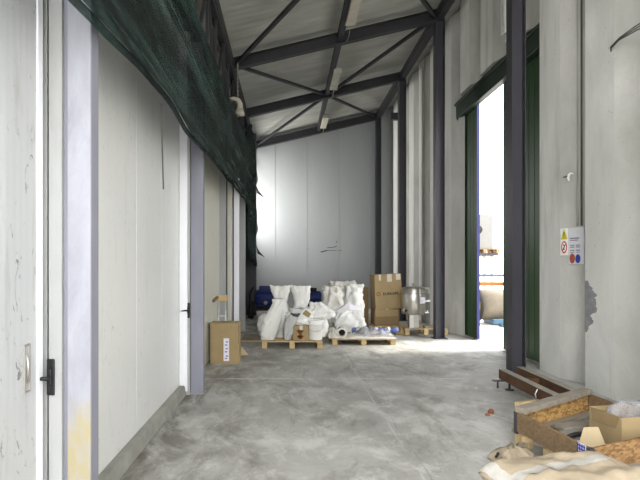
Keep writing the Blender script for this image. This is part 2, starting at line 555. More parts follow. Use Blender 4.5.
# third bay and beyond
b3 = MB()
for a, b in ((6.40, 7.5), (7.5, 8.6), (8.6, 9.65)):
    b3.box((-1.40, a + .003, .02), (-1.30, b - .003, 4.6))
struct(b3.build('trim_7', M['panel_beige'], bevel=.002), 'beige wall panels between the second and third posts')
struct(B((-1.46, 9.65, 0), (-1.185, 9.70, 4.6)).build('trim_8', M['jamb'], bevel=.003), 'pale jamb behind the cardboard box')
struct(B((-1.195, 9.88, 0), (-1.105, 10.0, 4.6)).build('trim_9', M['panel_beige'], bevel=.004), 'narrow beige post beyond the cardboard box')
struct(B((-1.46, 10.22, 0), (-.985, 10.34, 3.6)).build('trim_10', M['white_trim'], bevel=.006), 'bright white door frame face beyond the cardboard box')
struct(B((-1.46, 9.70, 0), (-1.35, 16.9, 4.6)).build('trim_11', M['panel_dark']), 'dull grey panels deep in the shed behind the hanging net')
struct(B((-1.35, 12.3, 0), (-1.03, 12.42, 4.6)).build('trim_12', M['jamb'], bevel=.005), 'grey post before the net end')
struct(B((-1.35, 16.2, 0), (-1.0, 16.4, 5.9)).build('trim_13', M['steel_dark'], bevel=.005), 'dark steel post behind the ragged end of the net')

B((-1.2, 9.86, 0), (-1.178, 9.879, 4.6)).build('dark_seal', M['seal'], bpy.data.objects['trim_9'])
B((-1.11, 10.19, 0), (-1.085, 10.219, 4.6)).build('dark_seal', M['seal'], bpy.data.objects['trim_10'])

def latch(loc, sc, label):
    t = thing('door_latch', label, 'latch', loc, 0, 'lever latches on the cold store jambs')
    t.scale = (sc, sc, sc)
    B((-.02, -.014, -.095), (.02, 0, .095)).build('back_plate', M['black_plastic'], t, bevel=.006)
    B((-.013, -.03, -.04), (.013, -.014, .05)).build('lock_body', M['black_plastic'], t, bevel=.006)
    MB().tube([(0, -.022, .0), (0, -.05, .0), (-.022, -.055, .002), (-.075, -.058, -.003)], [.011, .011, .010, .007], 10).build('lever', M['black_plastic'], t)
    return t
latch((-1.232, 2.615, 1.02), 1.0, 'black lever latch by the sliding door with the recessed pull')
latch((-1.222, 6.20, 1.05), 1.0, 'black lever latch between the white edge strip and the second lilac post')

# ------------------------------------------------------------------ ribbed precast wall
XF, XR, XO = 3.90, 4.06, 4.22
NEAR = [5.96 + 1.18 * k for k in range(-7, 11)]
wr = MB()
def zr(x): return zceil(x)
DY0, DY1, DZ = 7.78, 11.86, 5.46
for k, yn in enumerate(NEAR):
    ya, yb = yn, yn + .58          # rib face
    a, b = ya - .42, yb + .12      # rib foot in the recess plane
    nxt = yn + 1.18 - .13
    cut = DY0 - .2 < ya < DY1 - .3
    z0 = DZ if cut else 0
    zt = zceil(XF) - .02
    if b > YB: b = YB; yb = min(yb, YB)
    if ya < YB:
        wr.hexa([(XF, ya, z0), (XF, yb, z0), (XR + .01, b, z0), (XR + .01, a, z0), (XF, ya, zt), (XF, yb, zt), (XR + .01, b, zt), (XR + .01, a, zt)])
for (a, b, z0) in ((YW, DY0, 0), (DY0, DY1, 5.32), (DY1, YB, 0)):
    wr.hexa([(XR, a, z0), (XO, a, z0), (XO, b, z0), (XR, b, z0), (XR, a, zr(XR)), (XO, a, zr(XO)), (XO, b, zr(XO)), (XR, b, zr(XR))])
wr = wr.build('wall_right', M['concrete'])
wr.data.materials.append(M['concrete_lit_face'])
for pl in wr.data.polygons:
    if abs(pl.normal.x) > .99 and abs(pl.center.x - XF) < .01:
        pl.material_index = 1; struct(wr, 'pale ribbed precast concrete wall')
# patch where the render has come away from a rib
pm = []
rnd = random.Random(4)
prof = [(.74, .06, .02), (.82, .10, .0), (.90, .17, 0), (.96, .13, 0), (1.02, .22, 0), (1.10, .25, 0), (1.17, .20, 0), (1.24, .25, 0), (1.30, .16, 0), (1.36, .09, 0), (1.41, .04, .02)]
pts = []
for i in range(40):
    u = i / 39 * (len(prof) - 1)
    a = int(min(u, len(prof) - 2)); q = u - a
    z = prof[a][0] * (1 - q) + prof[a + 1][0] * q
    wd = prof[a][1] * (1 - q) + prof[a + 1][1] * q
    pts.append((z, wd + rnd.uniform(-.03, .03)))
yb = 5.96 + .58
poly = [(XF + .002, yb - .002, z) for z, _ in pts] + [(XF + .002, yb - max(.02, wd), z) for z, wd in reversed(pts)]
mp = MB()
for i in range(len(pts) - 1):
    (za, wa), (zb_, wb_) = pts[i], pts[i + 1]
    mp.add([(XF - .003, yb, za), (XF - .003, yb - max(.02, wa), za), (XF - .003, yb - max(.02, wb_), zb_), (XF - .003, yb, zb_)], [(0, 1, 2, 3)])
mp.build('bare_patch', M['mortar'], wr, solid=.004)

# ------------------------------------------------------------------ sliding yard door
h = MB().box((3.96, 7.70, 5.04), (4.10, 11.93, 5.34)).box((3.93, 7.70, 5.34), (4.10, 11.75, 5.40))
h = h.build('trim_14', M['door_rail'], bevel=.01); struct(h, 'dark green rail cover over the sliding yard doors')
for i in range(2):
    B((3.955, 11.60 + .12 * i, 4.99), (3.975, 11.64 + .12 * i, 5.04)).build('hanger_bolt', M['steel_dark'], h)
def leaf(name, y0, y1, label, edge_at):
    o = MB()
    o.box((4.11, y0, .02), (4.17, y1, 5.30))
    n = int((y1 - y0) / .19)
    for i in range(1, n):
        y = y0 + (y1 - y0) * i / n
        o.box((4.104, y - .006, .1), (4.112, y + .006, 5.0))
    o = o.build(name, M['door_green'], bevel=.004); struct(o, label)
    B((4.105, edge_at - .006, .02), (4.168, edge_at + .006, 5.28)).build('edge_profile', M['blue_edge'], o)
    B((4.100, y0, 5.06), (4.108, y1, 5.22)).build('top_band', M['blue_edge'], o)
    return o
leaf('door_2', 10.82, 12.6, 'farther dark green sliding door leaf with a blue edge, beyond the gap', 10.81)
leaf('door_3', 7.72, 9.47, 'nearer dark green sliding door leaf behind the big steel column', 9.482)
struct(B((4.05, 7.8, .0), (4.22, 11.86, .008)).build('trim_15', M['stainless_dull']), 'steel threshold strip under the yard door')

# ------------------------------------------------------------------ steel frame
YC = [3.66, 7.36, 11.08, 14.65, 18.5]
names = ['column out of view nearest the open end', 'big dark steel column in front of the green door', 'dark steel column between the yard door and the steel tank', 'dark steel column behind the steel tank', 'dark steel column in the far corner']
for y, lb in zip(YC, names):
    if y < 5: continue
    o = MB()
    zt = zbeam(3.37)
    o.box((3.27, y - .10, 0), (3.283, y + .10, zt)).box((3.457, y - .10, 0), (3.47, y + .10, zt)).box((3.283, y - .012, 0), (3.457, y + .012, zt))
    c = o.build('steel_column', M['steel_dark']); struct(c, lb); c['category'] = 'column'
    B((3.22, y - .15, 0), (3.52, y + .15, .015)).build('base_plate', M['steel_dark'], c)
rl = ['rafter nearest the camera above the picture', 'roof rafter over the big column', 'nearest full rafter in view, meeting the column by the door', 'second rafter in view, between two lamps', 'last rafter, on the far end wall']
XLB = -1.22
for y, lb in zip(YC, rl):
    if y < 5: continue
    o = MB()
    xa, xb = XLB, 3.47
    for (z0, z1, hw) in ((0, .014, .08), (.236, .25, .08), (.014, .236, .006)):
        o.hexa([(xa, y - hw, zbeam(xa) + z0), (xb, y - hw, zbeam(xb) + z0), (xb, y + hw, zbeam(xb) + z0), (xa, y + hw, zbeam(xa) + z0),
                (xa, y - hw, zbeam(xa) + z1), (xb, y - hw, zbeam(xb) + z1), (xb, y + hw, zbeam(xb) + z1), (xa, y + hw, zbeam(xa) + z1)])
    c = o.build('roof_beam', M['steel_roof']); struct(c, lb); c['category'] = 'beam'
PX = 1.17
def long_bar(name, x, dz0, dz1, hw, label):
    o = MB()
    for a, b in zip([YF] + YC[1:], YC[1:] + [YB]):
        pass
    o.box((x - hw, YR + .2, zbeam(x) + dz0), (x + hw, YB, zbeam(x) + dz1))
    c = o.build(name, M['steel_roof']); struct(c, label); c['category'] = 'beam'
long_bar('roof_beam', PX, .06, .24, .06, 'long middle purlin carrying the row of lamps')
long_bar('roof_beam', 3.37, .02, .22, .08, 'long eaves beam over the dark columns')
long_bar('roof_beam', -1.24, -.02, .2, .08, 'long eaves beam over the lattice girder')
apex = [(7.36, 11.08), (14.65, 11.08), (14.65, 18.5)]
bl = {(11.08, -1): 'over the net, from the nearest rafter toward the camera'}
def brace(ya, xa, yb, xb, label):
    c = MB().obox((xa, ya, zbeam(xa) + .10), (xb, yb, zbeam(xb) + .10), .07, .07).build('roof_brace', M['steel_roof'])
    struct(c, label); c['category'] = 'brace'; c['group'] = 'diagonal roof braces'
for ya, yb, wh in ((7.36, 11.08, 'the lamp bay nearest the camera'), (14.65, 11.08, 'the middle lamp bay'), (14.65, 18.5, 'the farthest lamp bay')):
    brace(ya, PX, yb, -1.15, 'slim diagonal brace on the net side of ' + wh)
    brace(ya, PX, yb, 3.3, 'slim diagonal brace on the column side of ' + wh)
for y, s in ((7.36, 1), (11.08, 1)):
    pass

# lattice girder along the net side
tr = MB()
zt_, zb_ = 5.86, 4.55
tr.box((-1.27, 2.0, zb_ - .04), (-1.17, YB, zb_ + .04))
tr.box((-1.27, 2.0, zt_ - .04), (-1.17, YB, zt_ + .04))
y = 3.0
up = True
while y < 18.0:
    tr.obox((-1.22, y, zb_ if up else zt_), (-1.22, y + .93, zt_ if up else zb_), .05, .05)
    tr.obox((-1.22, y, zb_), (-1.22, y, zt_), .045, .045)
    up = not up
    y += .93
g_ = tr.build('lattice_girder', M['steel_roof']); struct(g_, 'dark lattice girder above the shading net'); g_['category'] = 'girder'
# folded sheeting seen through the girder
fs = MB()
ny = 170
vs = []
for i in range(ny + 1):
    y = 2.2 + 14.6 * i / ny
    for jz in range(13):
        z = 4.5 + 1.38 * jz / 12
        xx = -1.375 + .03 * math.sin(y * 9 + 1.4 * math.sin(y * 2.3)) + .035 * noise.noise((y * 2.0, z * 1.2, 3))
        vs.append((xx, y, z))
fsf = [(i * 13 + q, (i + 1) * 13 + q, (i + 1) * 13 + q + 1, i * 13 + q + 1) for i in range(ny) for q in range(12)]
fs.add(vs, fsf, True)
tag(fs.build('canvas_sheet', M['brown_wall'], solid=.006), 'brownish pleated sheeting hung behind the dark lattice girder', 'sheet')

# ------------------------------------------------------------------ ceiling lamps
for (y0, y1, lb) in ((8.95, 10.25, 'dusty strip lamp nearest the camera under the purlin'), (12.55, 13.95, 'middle dusty strip lamp of the row under the purlin'), (16.4, 17.8, 'farthest small strip lamp under the purlin')):
    x = PX + .11
    z = zbeam(x) - .05
    y1 -= .12
    t = thing('strip_lamp', lb, 'lamp', (x, y0, z), 0, 'strip lamps under the roof purlin')
    L = y1 - y0
    B((-.07, 0, .05), (.07, L, .10)).build('housing', M['lamp_grey'], t, bevel=.01)
    B((-.10, .02, -.02), (.10, L - .02, .05)).build('diffuser', M['cream'], t, bevel=.02)
    for yy in (0, L - .03):
        B((-.105, yy, -.025), (.105, yy + .03, .06)).build('end_cap', M['lamp_grey'], t, bevel=.008)
    for yy in (L * .25, L * .75):
        B((-.10, yy - .02, .095), (.02, yy + .02, .108)).build('bracket', M['steel_roof'], t)
    if y0 < 17:
        MB().tube([(.02, L, .07), (.05, L + .6, .05), (.03, L + 1.2, .08), (-.06, L + 1.6, .12)], .006, 6).build('supply_cable', M['cream'], t)

# ------------------------------------------------------------------ the green shading net
def zbot(y):
    base = 2.83 + .030 * (y - 2.0) + .05 * math.sin(y * 2.1) * math.exp(-((y - 3) / 3) ** 2) + .03 * noise.noise((y * 1.3, 0, 0))
    if y > 12.5:
        q = min(1, (y - 12.5) / .8)
        q = q * q * (3 - 2 * q)
        base = base * (1 - q) + q * (1.95 - .13 * (y - 13.3) + .12 * noise.noise((y * 5, 7, 0)))
    return base
def ztopn(y):
    if y < 12: return 4.32 + .03 * (y - 6)
    return 4.50 + min(1.2, (y - 12) * .5)
ny, nv = 260, 44
vs = []
for i in range(ny + 1):
    y = .9 + 15.3 * i / ny
    for jv in range(nv + 1):
        v = jv / nv
        z = ztopn(y) * (1 - v) + zbot(y) * v
        s1 = noise.noise((y * .16, 1.7, 0)) * 1.4
        ph = v * 2.6 + .10 * s1
        saw = ph - math.floor(ph)
        fold = .21 * (saw if saw < .78 else (1 - saw) * .78 / .22) - .065 + .012 * math.sin(v * 47 + s1)
        xx = -.98 + .10 * math.sin(PI * min(1, v * 1.05)) * (1 if y < 12 else max(0, 1 - (y - 12))) + fold * (1 if y < 12.4 else .6)
        xx += .014 * noise.noise((y * .8, v * 5, 2))
        if y > 12.4:
            xx += -.06 + .04 * math.sin(y * 7 + v * 2)
        if v > .93 and y < 12.5:
            xx += .03 * math.sin((v - .93) / .07 * PI)
        vs.append((xx, y, z))
fn = [(i * (nv + 1) + q, (i + 1) * (nv + 1) + q, (i + 1) * (nv + 1) + q + 1, i * (nv + 1) + q + 1) for i in range(ny) for q in range(nv)]
net = MB().add(vs, fn, True).build('shading_net', M['net'], solid=.008)
tag(net, 'dark green shading net hung in long folds along the cold stores', 'net')
hem = [(-.965 + .02 * noise.noise((yy * 2, 1, 1)), yy, zbot(yy) + .015) for yy in [.9 + .12 * i for i in range(97)]]
MB().tube(hem, .022, 8).build('hem', M['net'], net)
for (yy, zz) in ((15.7, 4.0), (16.0, 2.1)):
    MB().add([(-.98, yy, zz + .15), (-.95, yy + .1, zz - .1), (-.72, yy + .3, zz - .22), (-.9, yy + .1, zz - .02)], [(0, 1, 2, 3)]).build('torn_flap', M['net'], net, solid=.006)

# ------------------------------------------------------------------ small fittings up on the girder
t = thing('wall_lamp', 'cream elbow lamp fixed on the girder above the net', 'lamp', (-1.08, 10.4, 4.93))
MB().tube([(-.14, .05, .14), (-.02, 0, .15), (.06, 0, .12), (.10, 0, .04), (.10, 0, -.06)], [.045, .05, .055, .06, .065], 14).build('elbow', M['cream'], t)
MB().lathe([(.0, -.02), (.07, -.02), (.10, -.12), (.10, -.15), (0, -.17)], 20, c=(.10, 0, -.04)).build('lamp_head', M['cream'], t)
B((-.20, .03, .08), (-.12, .09, .2)).build('bracket', M['steel_roof'], t)
ch = MB()
z = 5.95
k = 0
while z > 4.2:
    c = Vector((-1.06, 10.75, z))
    ring = []
    for q in range(9):
        a = 2 * PI * q / 8
        ring.append(c + Vector((.014 * math.cos(a) if k % 2 else 0, 0 if k % 2 else .014 * math.cos(a), .028 * math.sin(a))))
    ch.tube(ring, .006, 5, False)
    z -= .045
    k += 1
tag(ch.build('hanging_chain', M['stainless_dull']), 'thin link chain hanging beside the cream elbow lamp', 'chain')
MB_ = MB().tube([(-1.02, 4.05 + .003 * i, 2.92 - .05 * i * .55) for i in range(26)], .006, 6)
tag(MB_.build('loose_wire', M['cable']), 'thin dark wire dangling from under the net over white panels', 'wire')

# ------------------------------------------------------------------ things on the ribbed wall
# sign board
t = thing('safety_sign', 'pale safety sign board with warning and ban symbols on the concrete wall', 'sign', (4.0, 6.815, 1.63), math.radians(19.5))
t.scale = (1, .63, 1)
B((-.008, -.10, 0), (.008, .28, .50)).build('plate', M['sign_grey'], t, bevel=.002)
B((-.012, .29, .12), (-.004, .50, .50)).build('symbol_plate', M['white_paint'], t, bevel=.002)
def disc(c, r, n=24, x=-.014, th=.003):
    return MB().prism([(x, c[0] + r * math.cos(2 * PI * k / n), c[1] + r * math.sin(2 * PI * k / n)) for k in range(n)], (th, 0, 0))
tri = MB().prism([(-.015, .31, .345), (-.015, .48, .345), (-.015, .395, .49)], (.003, 0, 0)).build('warning_triangle', M['yellow'], t)
MB().prism([(-.017, .388, .385), (-.017, .402, .385), (-.017, .407, .45), (-.017, .383, .45)], (.002, 0, 0)).prism([(-.017, .388, .36), (-.017, .402, .36), (-.017, .402, .374), (-.017, .388, .374)], (.002, 0, 0)).build('exclamation_mark', M['print'], tri)
rg = MB()
n = 28
for k in range(n):
    a, b = 2 * PI * k / n, 2 * PI * (k + 1) / n
    rg.prism([(-.015, .395 + .075 * math.cos(a), .235 + .085 * math.sin(a)), (-.015, .395 + .075 * math.cos(b), .235 + .085 * math.sin(b)), (-.015, .395 + .056 * math.cos(b), .235 + .066 * math.sin(b)), (-.015, .395 + .056 * math.cos(a), .235 + .066 * math.sin(a))], (.003, 0, 0))
rg.obox((-.0135, .345, .285), (-.0135, .445, .185), .003, .014)
rg.build('ban_ring', M['red'], t)
MB().tube([(-.016, .41, .27), (-.016, .38, .25), (-.016, .40, .22), (-.016, .39, .195)], .008, 6).build('ban_pictogram', M['print'], t)
disc((.19, .075), .068, x=-.012).build('rust_red_symbol', M['sign_brown'], t)
disc((.05, .07), .062, x=-.012).build('blue_symbol', M['sign_blue'], t)
for (y0, y1, z0, h) in ((.02, .25, .345, .016), (.05, .24, .32, .012), (.14, .24, .25, .012), (.0, .10, .25, .012), (.14, .24, .225, .012), (.0, .10, .225, .012), (.14, .24, .18, .012), (.0, .10, .18, .012), (.0, .09, .155, .01), (.14, .24, .155, .01)):
    B((-.011, y0, z0), (-.008, y1, z0 + h)).build('text_line', M['sign_ink'], t)
# conduits
for i, (yy, r) in enumerate(((6.86, .010), (6.80, .012))):
    o = MB().tube([(3.985 + .02 * i, yy, 2.15), (3.985 + .02 * i, yy, 7.3)], r, 8)
    c = o.build('cable_conduit', M['jamb'] if i == 0 else M['cable'])
    tag(c, ('thin pale conduit running up from the sign board' if i == 0 else 'thin dark conduit close beside the damaged rib above the sign'), 'conduit')
# hook
t = thing('wall_hook', 'small white plastic hook with a cable stub, above the sign board', 'hook', (3.955, 6.95, 2.84))
t.scale = (.75, .75, .75)
MB().tube([(.02, -.02, .05), (-.03, -.02, .06), (-.05, .0, .03), (-.045, .03, -.02), (-.03, .02, -.075)], [.014, .02, .024, .024, .012], 10).build('hook', M['white_paint'], t)
MB().tube([(-.02, .05, .02), (-.04, .12, .03), (-.04, .2, .025), (-.05, .27, .035)], .014, 8).build('cable_stub', M['cable'], t)
# cable tails out of the rib
t = thing('cable_tail', 'bundle of dark cable ends sticking out high on the nearest rib', 'cable', (3.90, 6.04, 4.17))
for i in range(3):
    MB().tube([(.02, 0, 0), (-.03, -.06, .03 + .01 * i), (-.05, -.25, .05 + .012 * i), (-.06 - .01 * i, -.55, .02 + .02 * i), (-.05, -.9, -.03 + .04 * i), (-.05, -1.3, -.16 + .05 * i)], .007, 6).build('strand', M['cable'], t)
# box up by the column
t = thing('junction_box', 'tall pale electrical box high on the wall beside the big column', 'electrical box', (3.90, 8.86, 5.72))
B((-.08, -.09, 0), (0, .09, .62)).build('housing', M['white_paint'], t, bevel=.01)
B((-.088, -.06, .12), (-.08, .02, .5)).build('cover', M['sign_grey'], t, bevel=.003)
MB().tube([(-.03, 0, 0), (-.03, 0, -.22)], .02, 8).build('conduit_stub', M['jamb'], t)
# dark floodlight in the far eave corner
t = thing('flood_light', 'small dark lamp housing at the far eaves beyond the last column but one', 'lamp', (3.74, 17.2, 6.75))
B((-.18, -.12, -.12), (.1, .12, .1)).build('housing', M['steel_roof'], t, bevel=.02)
B((.1, -.03, -.03), (.17, .03, .03)).build('bracket', M['steel_roof'], t)

# ------------------------------------------------------------------ goods at the far end
def pallet(name, label, loc, L, Wd, h=.144, rz=0, m=None, boards=5):
    m = m or M['wood']
    t = thing(name, label, 'pallet', loc, rz, 'wooden pallets at the far end')
    for k in range(boards):
        y = -Wd / 2 + (Wd - .1) * k / (boards - 1)
        B((-L / 2, y, h - .022), (L / 2, y + .1, h)).build('deck_board', m, t, bevel=.003)
    for x in (-L / 2, -.05, L / 2 - .1):
        B((x, -Wd / 2, h - .044), (x + .1, Wd / 2, h - .0225)).build('stringer_board', m, t)
        B((x, -Wd / 2, 0), (x + .1, Wd / 2, .02)).build('bottom_board', m, t)
        for y in (-Wd / 2, -.06, Wd / 2 - .12):
            B((x, y, .02), (x + .1, y + .12, h - .0445)).build('block', m, t)
    return t
pallet('wooden_pallet', 'wooden pallet under the white sacks, small carton and bucket', (.10, 10.12, 0), 1.18, .84)
pallet('wooden_pallet', 'low wooden pallet under the pipe and the blue and clear packets', (1.56, 10.55, 0), 1.28, .86, .125)
pallet('wooden_pallet', 'wooden pallet under the stainless tank', (3.24, 12.02, 0), .98, .8, .144)
pallet('wooden_pallet', 'wooden pallet under the two big brown cartons', (2.42, 12.5, 0), .62, .8, .144)

def sack_mesh(prof, seed, crumple=.025, n=48, m=36, ex=2.6):
    """prof: (t 0..1, half width, half depth, x offset, y offset, z)"""
    vs, fs = [], []
    for i in range(m + 1):
        u = i / m * (len(prof) - 1)
        a = int(min(u, len(prof) - 2)); q = u - a
        q = q * q * (3 - 2 * q)
        p = [prof[a][k] * (1 - q) + prof[a + 1][k] * q for k in range(5)]
        for k in range(n):
            an = 2 * PI * k / n
            c, s_ = math.cos(an), math.sin(an)
            x = p[0] * math.copysign(abs(c) ** (2 / ex), c)
            y = p[1] * math.copysign(abs(s_) ** (2 / ex), s_)
            nx = .9 * noise.noise((c * 1.6 + seed * 3.1, s_ * 1.6, p[4] * 4)) + 1.1 * (.25 - abs(noise.noise((c * 2.6 + seed, s_ * 2.6 + p[4] * 3, p[4] * 5)))) * 1.6 + .8 * (.2 - abs(noise.noise((c * 5 + seed, s_ * 5 - p[4] * 6, p[4] * 9)))) + .25 * noise.noise((c * 11, s_ * 11 + seed, p[4] * 24))
            d = crumple * nx * min(1, 4 * min(i / m + .12, 1))
            vs.append((x + p[2] + d * c, y + p[3] + d * s_, p[4] + (crumple * .5 * nx if i == m else 0)))
    for i in range(m):
        for k in range(n):
            k2 = (k + 1) % n
            fs.append((i * n + k, i * n + k2, (i + 1) * n + k2, (i + 1) * n + k))
    b = len(vs)
    vs.append((prof[0][2], prof[0][3], prof[0][4]))
    for k in range(n):
        fs.append((b, (k + 1) % n, k))
    # mouth closes a little below the rim
    e = len(vs)
    vs.append((prof[-1][2], prof[-1][3], prof[-1][4] - .04))
    for k in range(n):
        fs.append((e, m * n + k, m * n + (k + 1) % n))
    return MB().add(vs, fs, True)
def sack(name, label, loc, prof, seed, mat, crumple=.025, rot=None, cat='sack', group='white sacks on the pallet', ex=2.6):
    o = sack_mesh(prof, seed, crumple, ex=ex).build(name, mat)
    o.location = loc
    if rot: o.rotation_euler = rot
    return tag(o, label, cat, group)
PZ = .146
# two tall flared ones at the back of the pallet
tall = lambda h, wf, wn, wm, hn: [(wf * .9, .15, 0, 0, 0), (wf, .18, 0, 0, h * .2), (wf, .18, 0, 0, h * .45), (wn, .11, 0, 0, h * hn), (wm * .93, .07, 0, 0, h * .88), (wm, .035, 0, 0, h)]
sack('white_sack', 'tall white sack with a flared open top, over the leaning sack', (-.12, 10.32, PZ), tall(1.05, .175, .115, .195, .66), 1, M['sack_white'], .045)
sack('white_sack', 'tall white sack with a flared top, behind the folded sack', (.29, 10.34, PZ), tall(1.04, .17, .13, .195, .64), 2, M['sack_white'], .04)
# leaning slender sack at the front corner
lean = [(.13, .09, -.14, 0, 0), (.18, .12, -.12, 0, .10), (.18, .13, -.05, 0, .35), (.15, .12, .02, .02, .55), (.10, .08, .07, .03, .70), (.13, .04, .10, .03, .80)]
sack('white_sack', 'slender white sack leaning on the front corner of the pallet', (-.25, 9.90, PZ), lean, 3, M['sack_white'], .04)
fat = [(.10, .12, 0, 0, 0), (.15, .16, 0, 0, .12), (.16, .17, 0, 0, .26), (.12, .13, 0, 0, .40), (.04, .04, .0, 0, .47)]
sack('white_sack', 'plump round white sack at the corner nearest the blue machine', (-.45, 10.25, PZ), [(a, b, c, d, e * 1.0 + .0) for a, b, c, d, e in fat], 4, M['sack_white'], .035)
# grey tilted bag with open mouth
grey = [(.07, .08, -.08, 0, 0), (.09, .10, -.06, 0, .12), (.11, .11, -.02, 0, .30), (.11, .10, .04, -.02, .45), (.10, .08, .10, -.03, .56), (.12, .07, .12, -.04, .62)]
gbag = sack('grey_plastic_bag', 'greyish open plastic bag beside the slender leaning sack', (.08, 9.88, PZ), grey, 5, M['sack_grey'], .035, group=None, cat='bag')
MB().tube([(.0, -.10, .52), (.05, -.14, .50), (.12, -.12, .49), (.17, -.10, .52)], [.02, .03, .035, .02], 8).build('dark_mouth_edge', M['seal'], gbag)
# small carton
def carton(name, label, loc, L, Wd, H, rz=0, mat=None, cat='cardboard box', tape=True, group=None, rot=None, open_=False):
    t = thing(name, label, cat, loc, rz, group, rot)
    m = mat or M['card']
    B((-L / 2, -Wd / 2, 0), (L / 2, Wd / 2, H)).build('body', m, t, bevel=.006)
    if not open_:
        for s in (-1, 1):
            B((-L / 2 + .002, .003 * s if s > 0 else -Wd / 2 + .002, H), (L / 2 - .002, Wd / 2 - .002 if s > 0 else -.003, H + .005)).build('top_flap', m, t)
    if tape:
        tp = MB().box((-.03, -Wd / 2 - .003, H * .72), (.03, -Wd / 2 - .001, H + .006)).box((-.03, -Wd / 2 - .003, H + .005), (.03, Wd / 2 + .001, H + .0075))
        tp.build('tape', M['tape'], t)
    return t
t = carton('small_carton', 'small brown carton with dark print on the sack pallet', (.275, 9.90, PZ), .31, .24, .28, 0, M['card'])
for (x, z) in ((-.02, .175), (-.015, .07)):
    p = MB().lathe([(.0, 0), (.05, 0), (.05, .002), (0, .002)], 14, 'Y', (x, -.1225, z)).box((x - .07, -.1225, z - .005), (x + .07, -.1205, z + .02)).build('printed_mark', M['print_red'], t)
# folded white sack resting on the carton, with a scrap of cardboard
fold = [(.20, .13, 0, 0, 0), (.25, .16, 0, 0, .05), (.25, .16, .0, 0, .16), (.2, .13, .03, 0, .26), (.12, .06, .08, 0, .34)]
sack('white_sack', 'folded white sack lying across the small brown carton', (.23, 10.0, PZ + .29), fold, 6, M['sack_white'], .065, rot=(0, math.radians(8), 0))
tag(MB().prism([(.30, 9.79, .66), (.42, 9.77, .59), (.47, 9.78, .66), (.37, 9.80, .74)], (.0, .012, .004)).build('cardboard_scrap', M['card']), 'torn scrap of brown cardboard on the folded white sack', 'cardboard')
# bucket
t = thing('plastic_bucket', 'white plastic bucket with lid at the front of the sack pallet', 'bucket', (.56, 9.90, PZ))
MB().lathe([(0, 0), (.13, 0), (.135, .02), (.152, .33), (.158, .335), (.158, .355), (.15, .36), (0, .36)], 36).build('body', M['bucket'], t)
MB().lathe([(.150, .30), (.166, .30), (.166, .32), (.15, .32)], 36).build('rim', M['bucket'], t)
MB().lathe([(0, .36), (.163, .36), (.167, .368), (.163, .385), (.14, .388), (.13, .378), (0, .378)], 36).build('lid', M['bucket'], t)
MB().tube([(.168 * math.cos(a), -.02 + .168 * -abs(math.sin(a)) if False else .168 * math.sin(-a), .30 - .12 * math.sin(a)) for a in [PI * q / 14 for q in range(15)]], .004, 6).build('wire_handle', M['stainless_dull'], t)
slump = [(.16, .12, 0, 0, 0), (.28, .17, 0, 0, .05), (.27, .17, 0, 0, .14), (.17, .12, -.02, 0, .24), (.09, .05, -.08, 0, .33)]
sack('white_sack', 'slumped white sack lying over the lidded bucket', (.66, 10.18, PZ + .385), slump, 8, M['sack_white'], .07)
sack('white_sack', 'upright white sack behind the lidded bucket', (.62, 10.32, PZ), [(.18, .12, 0, 0, 0), (.22, .15, 0, 0, .1), (.22, .15, 0, 0, .28), (.18, .13, 0, 0, .38)], 9, M['sack_white'], .02)

# three big dusty sacks behind, on their own pallet
pallet('wooden_pallet', 'mostly hidden pallet under the three big dusty sacks', (1.28, 11.72, 0), 1.0, 1.2, .144)
big = lambda w, h, top: [(w * .9, .22, 0, 0, 0), (w, .27, 0, 0, h * .2), (w, .27, 0, 0, h * .6), (w * .93, .22, 0, 0, h * .85), (top, .10, 0, -.02, h * .98), (top * .9, .07, 0, -.02, h)]
sack('bulk_sack', 'big dusty white bulk sack nearest the two tall white sacks', (1.05, 11.40, PZ), big(.235, 1.0, .22), 11, M['sack_dust'], .075, group='big dusty bulk sacks')
sack('bulk_sack', 'big white bulk sack next to the brown cartons, slightly taller', (1.53, 11.42, PZ), big(.205, 1.03, .2), 12, M['sack_white'], .07, group='big dusty bulk sacks')
sack('bulk_sack', 'dusty bulk sack tucked behind the other two big sacks', (1.30, 12.0, PZ), big(.32, 1.08, .3), 13, M['sack_dust'], .07, group='big dusty bulk sacks')
# paper flap and slack white film hanging down the front of the big sacks
tag(MB().prism([(1.06, 11.05, .58), (1.34, 10.98, .80), (1.62, 11.04, .64), (1.40, 11.0, .61)], (0, .02, .012)).build('paper_flap', M['label_white']), 'pale folded paper flap lying against the big white sacks', 'paper')
sack('white_sack', 'low white sack lying at the foot of the big dusty sacks', (1.36, 10.98, .127), [(.26, .10, 0, 0, 0), (.34, .13, 0, 0, .12), (.33, .13, 0, 0, .32), (.25, .09, .03, .03, .45), (.05, .03, .02, .05, .52)], 14, M['sack_white'], .07)

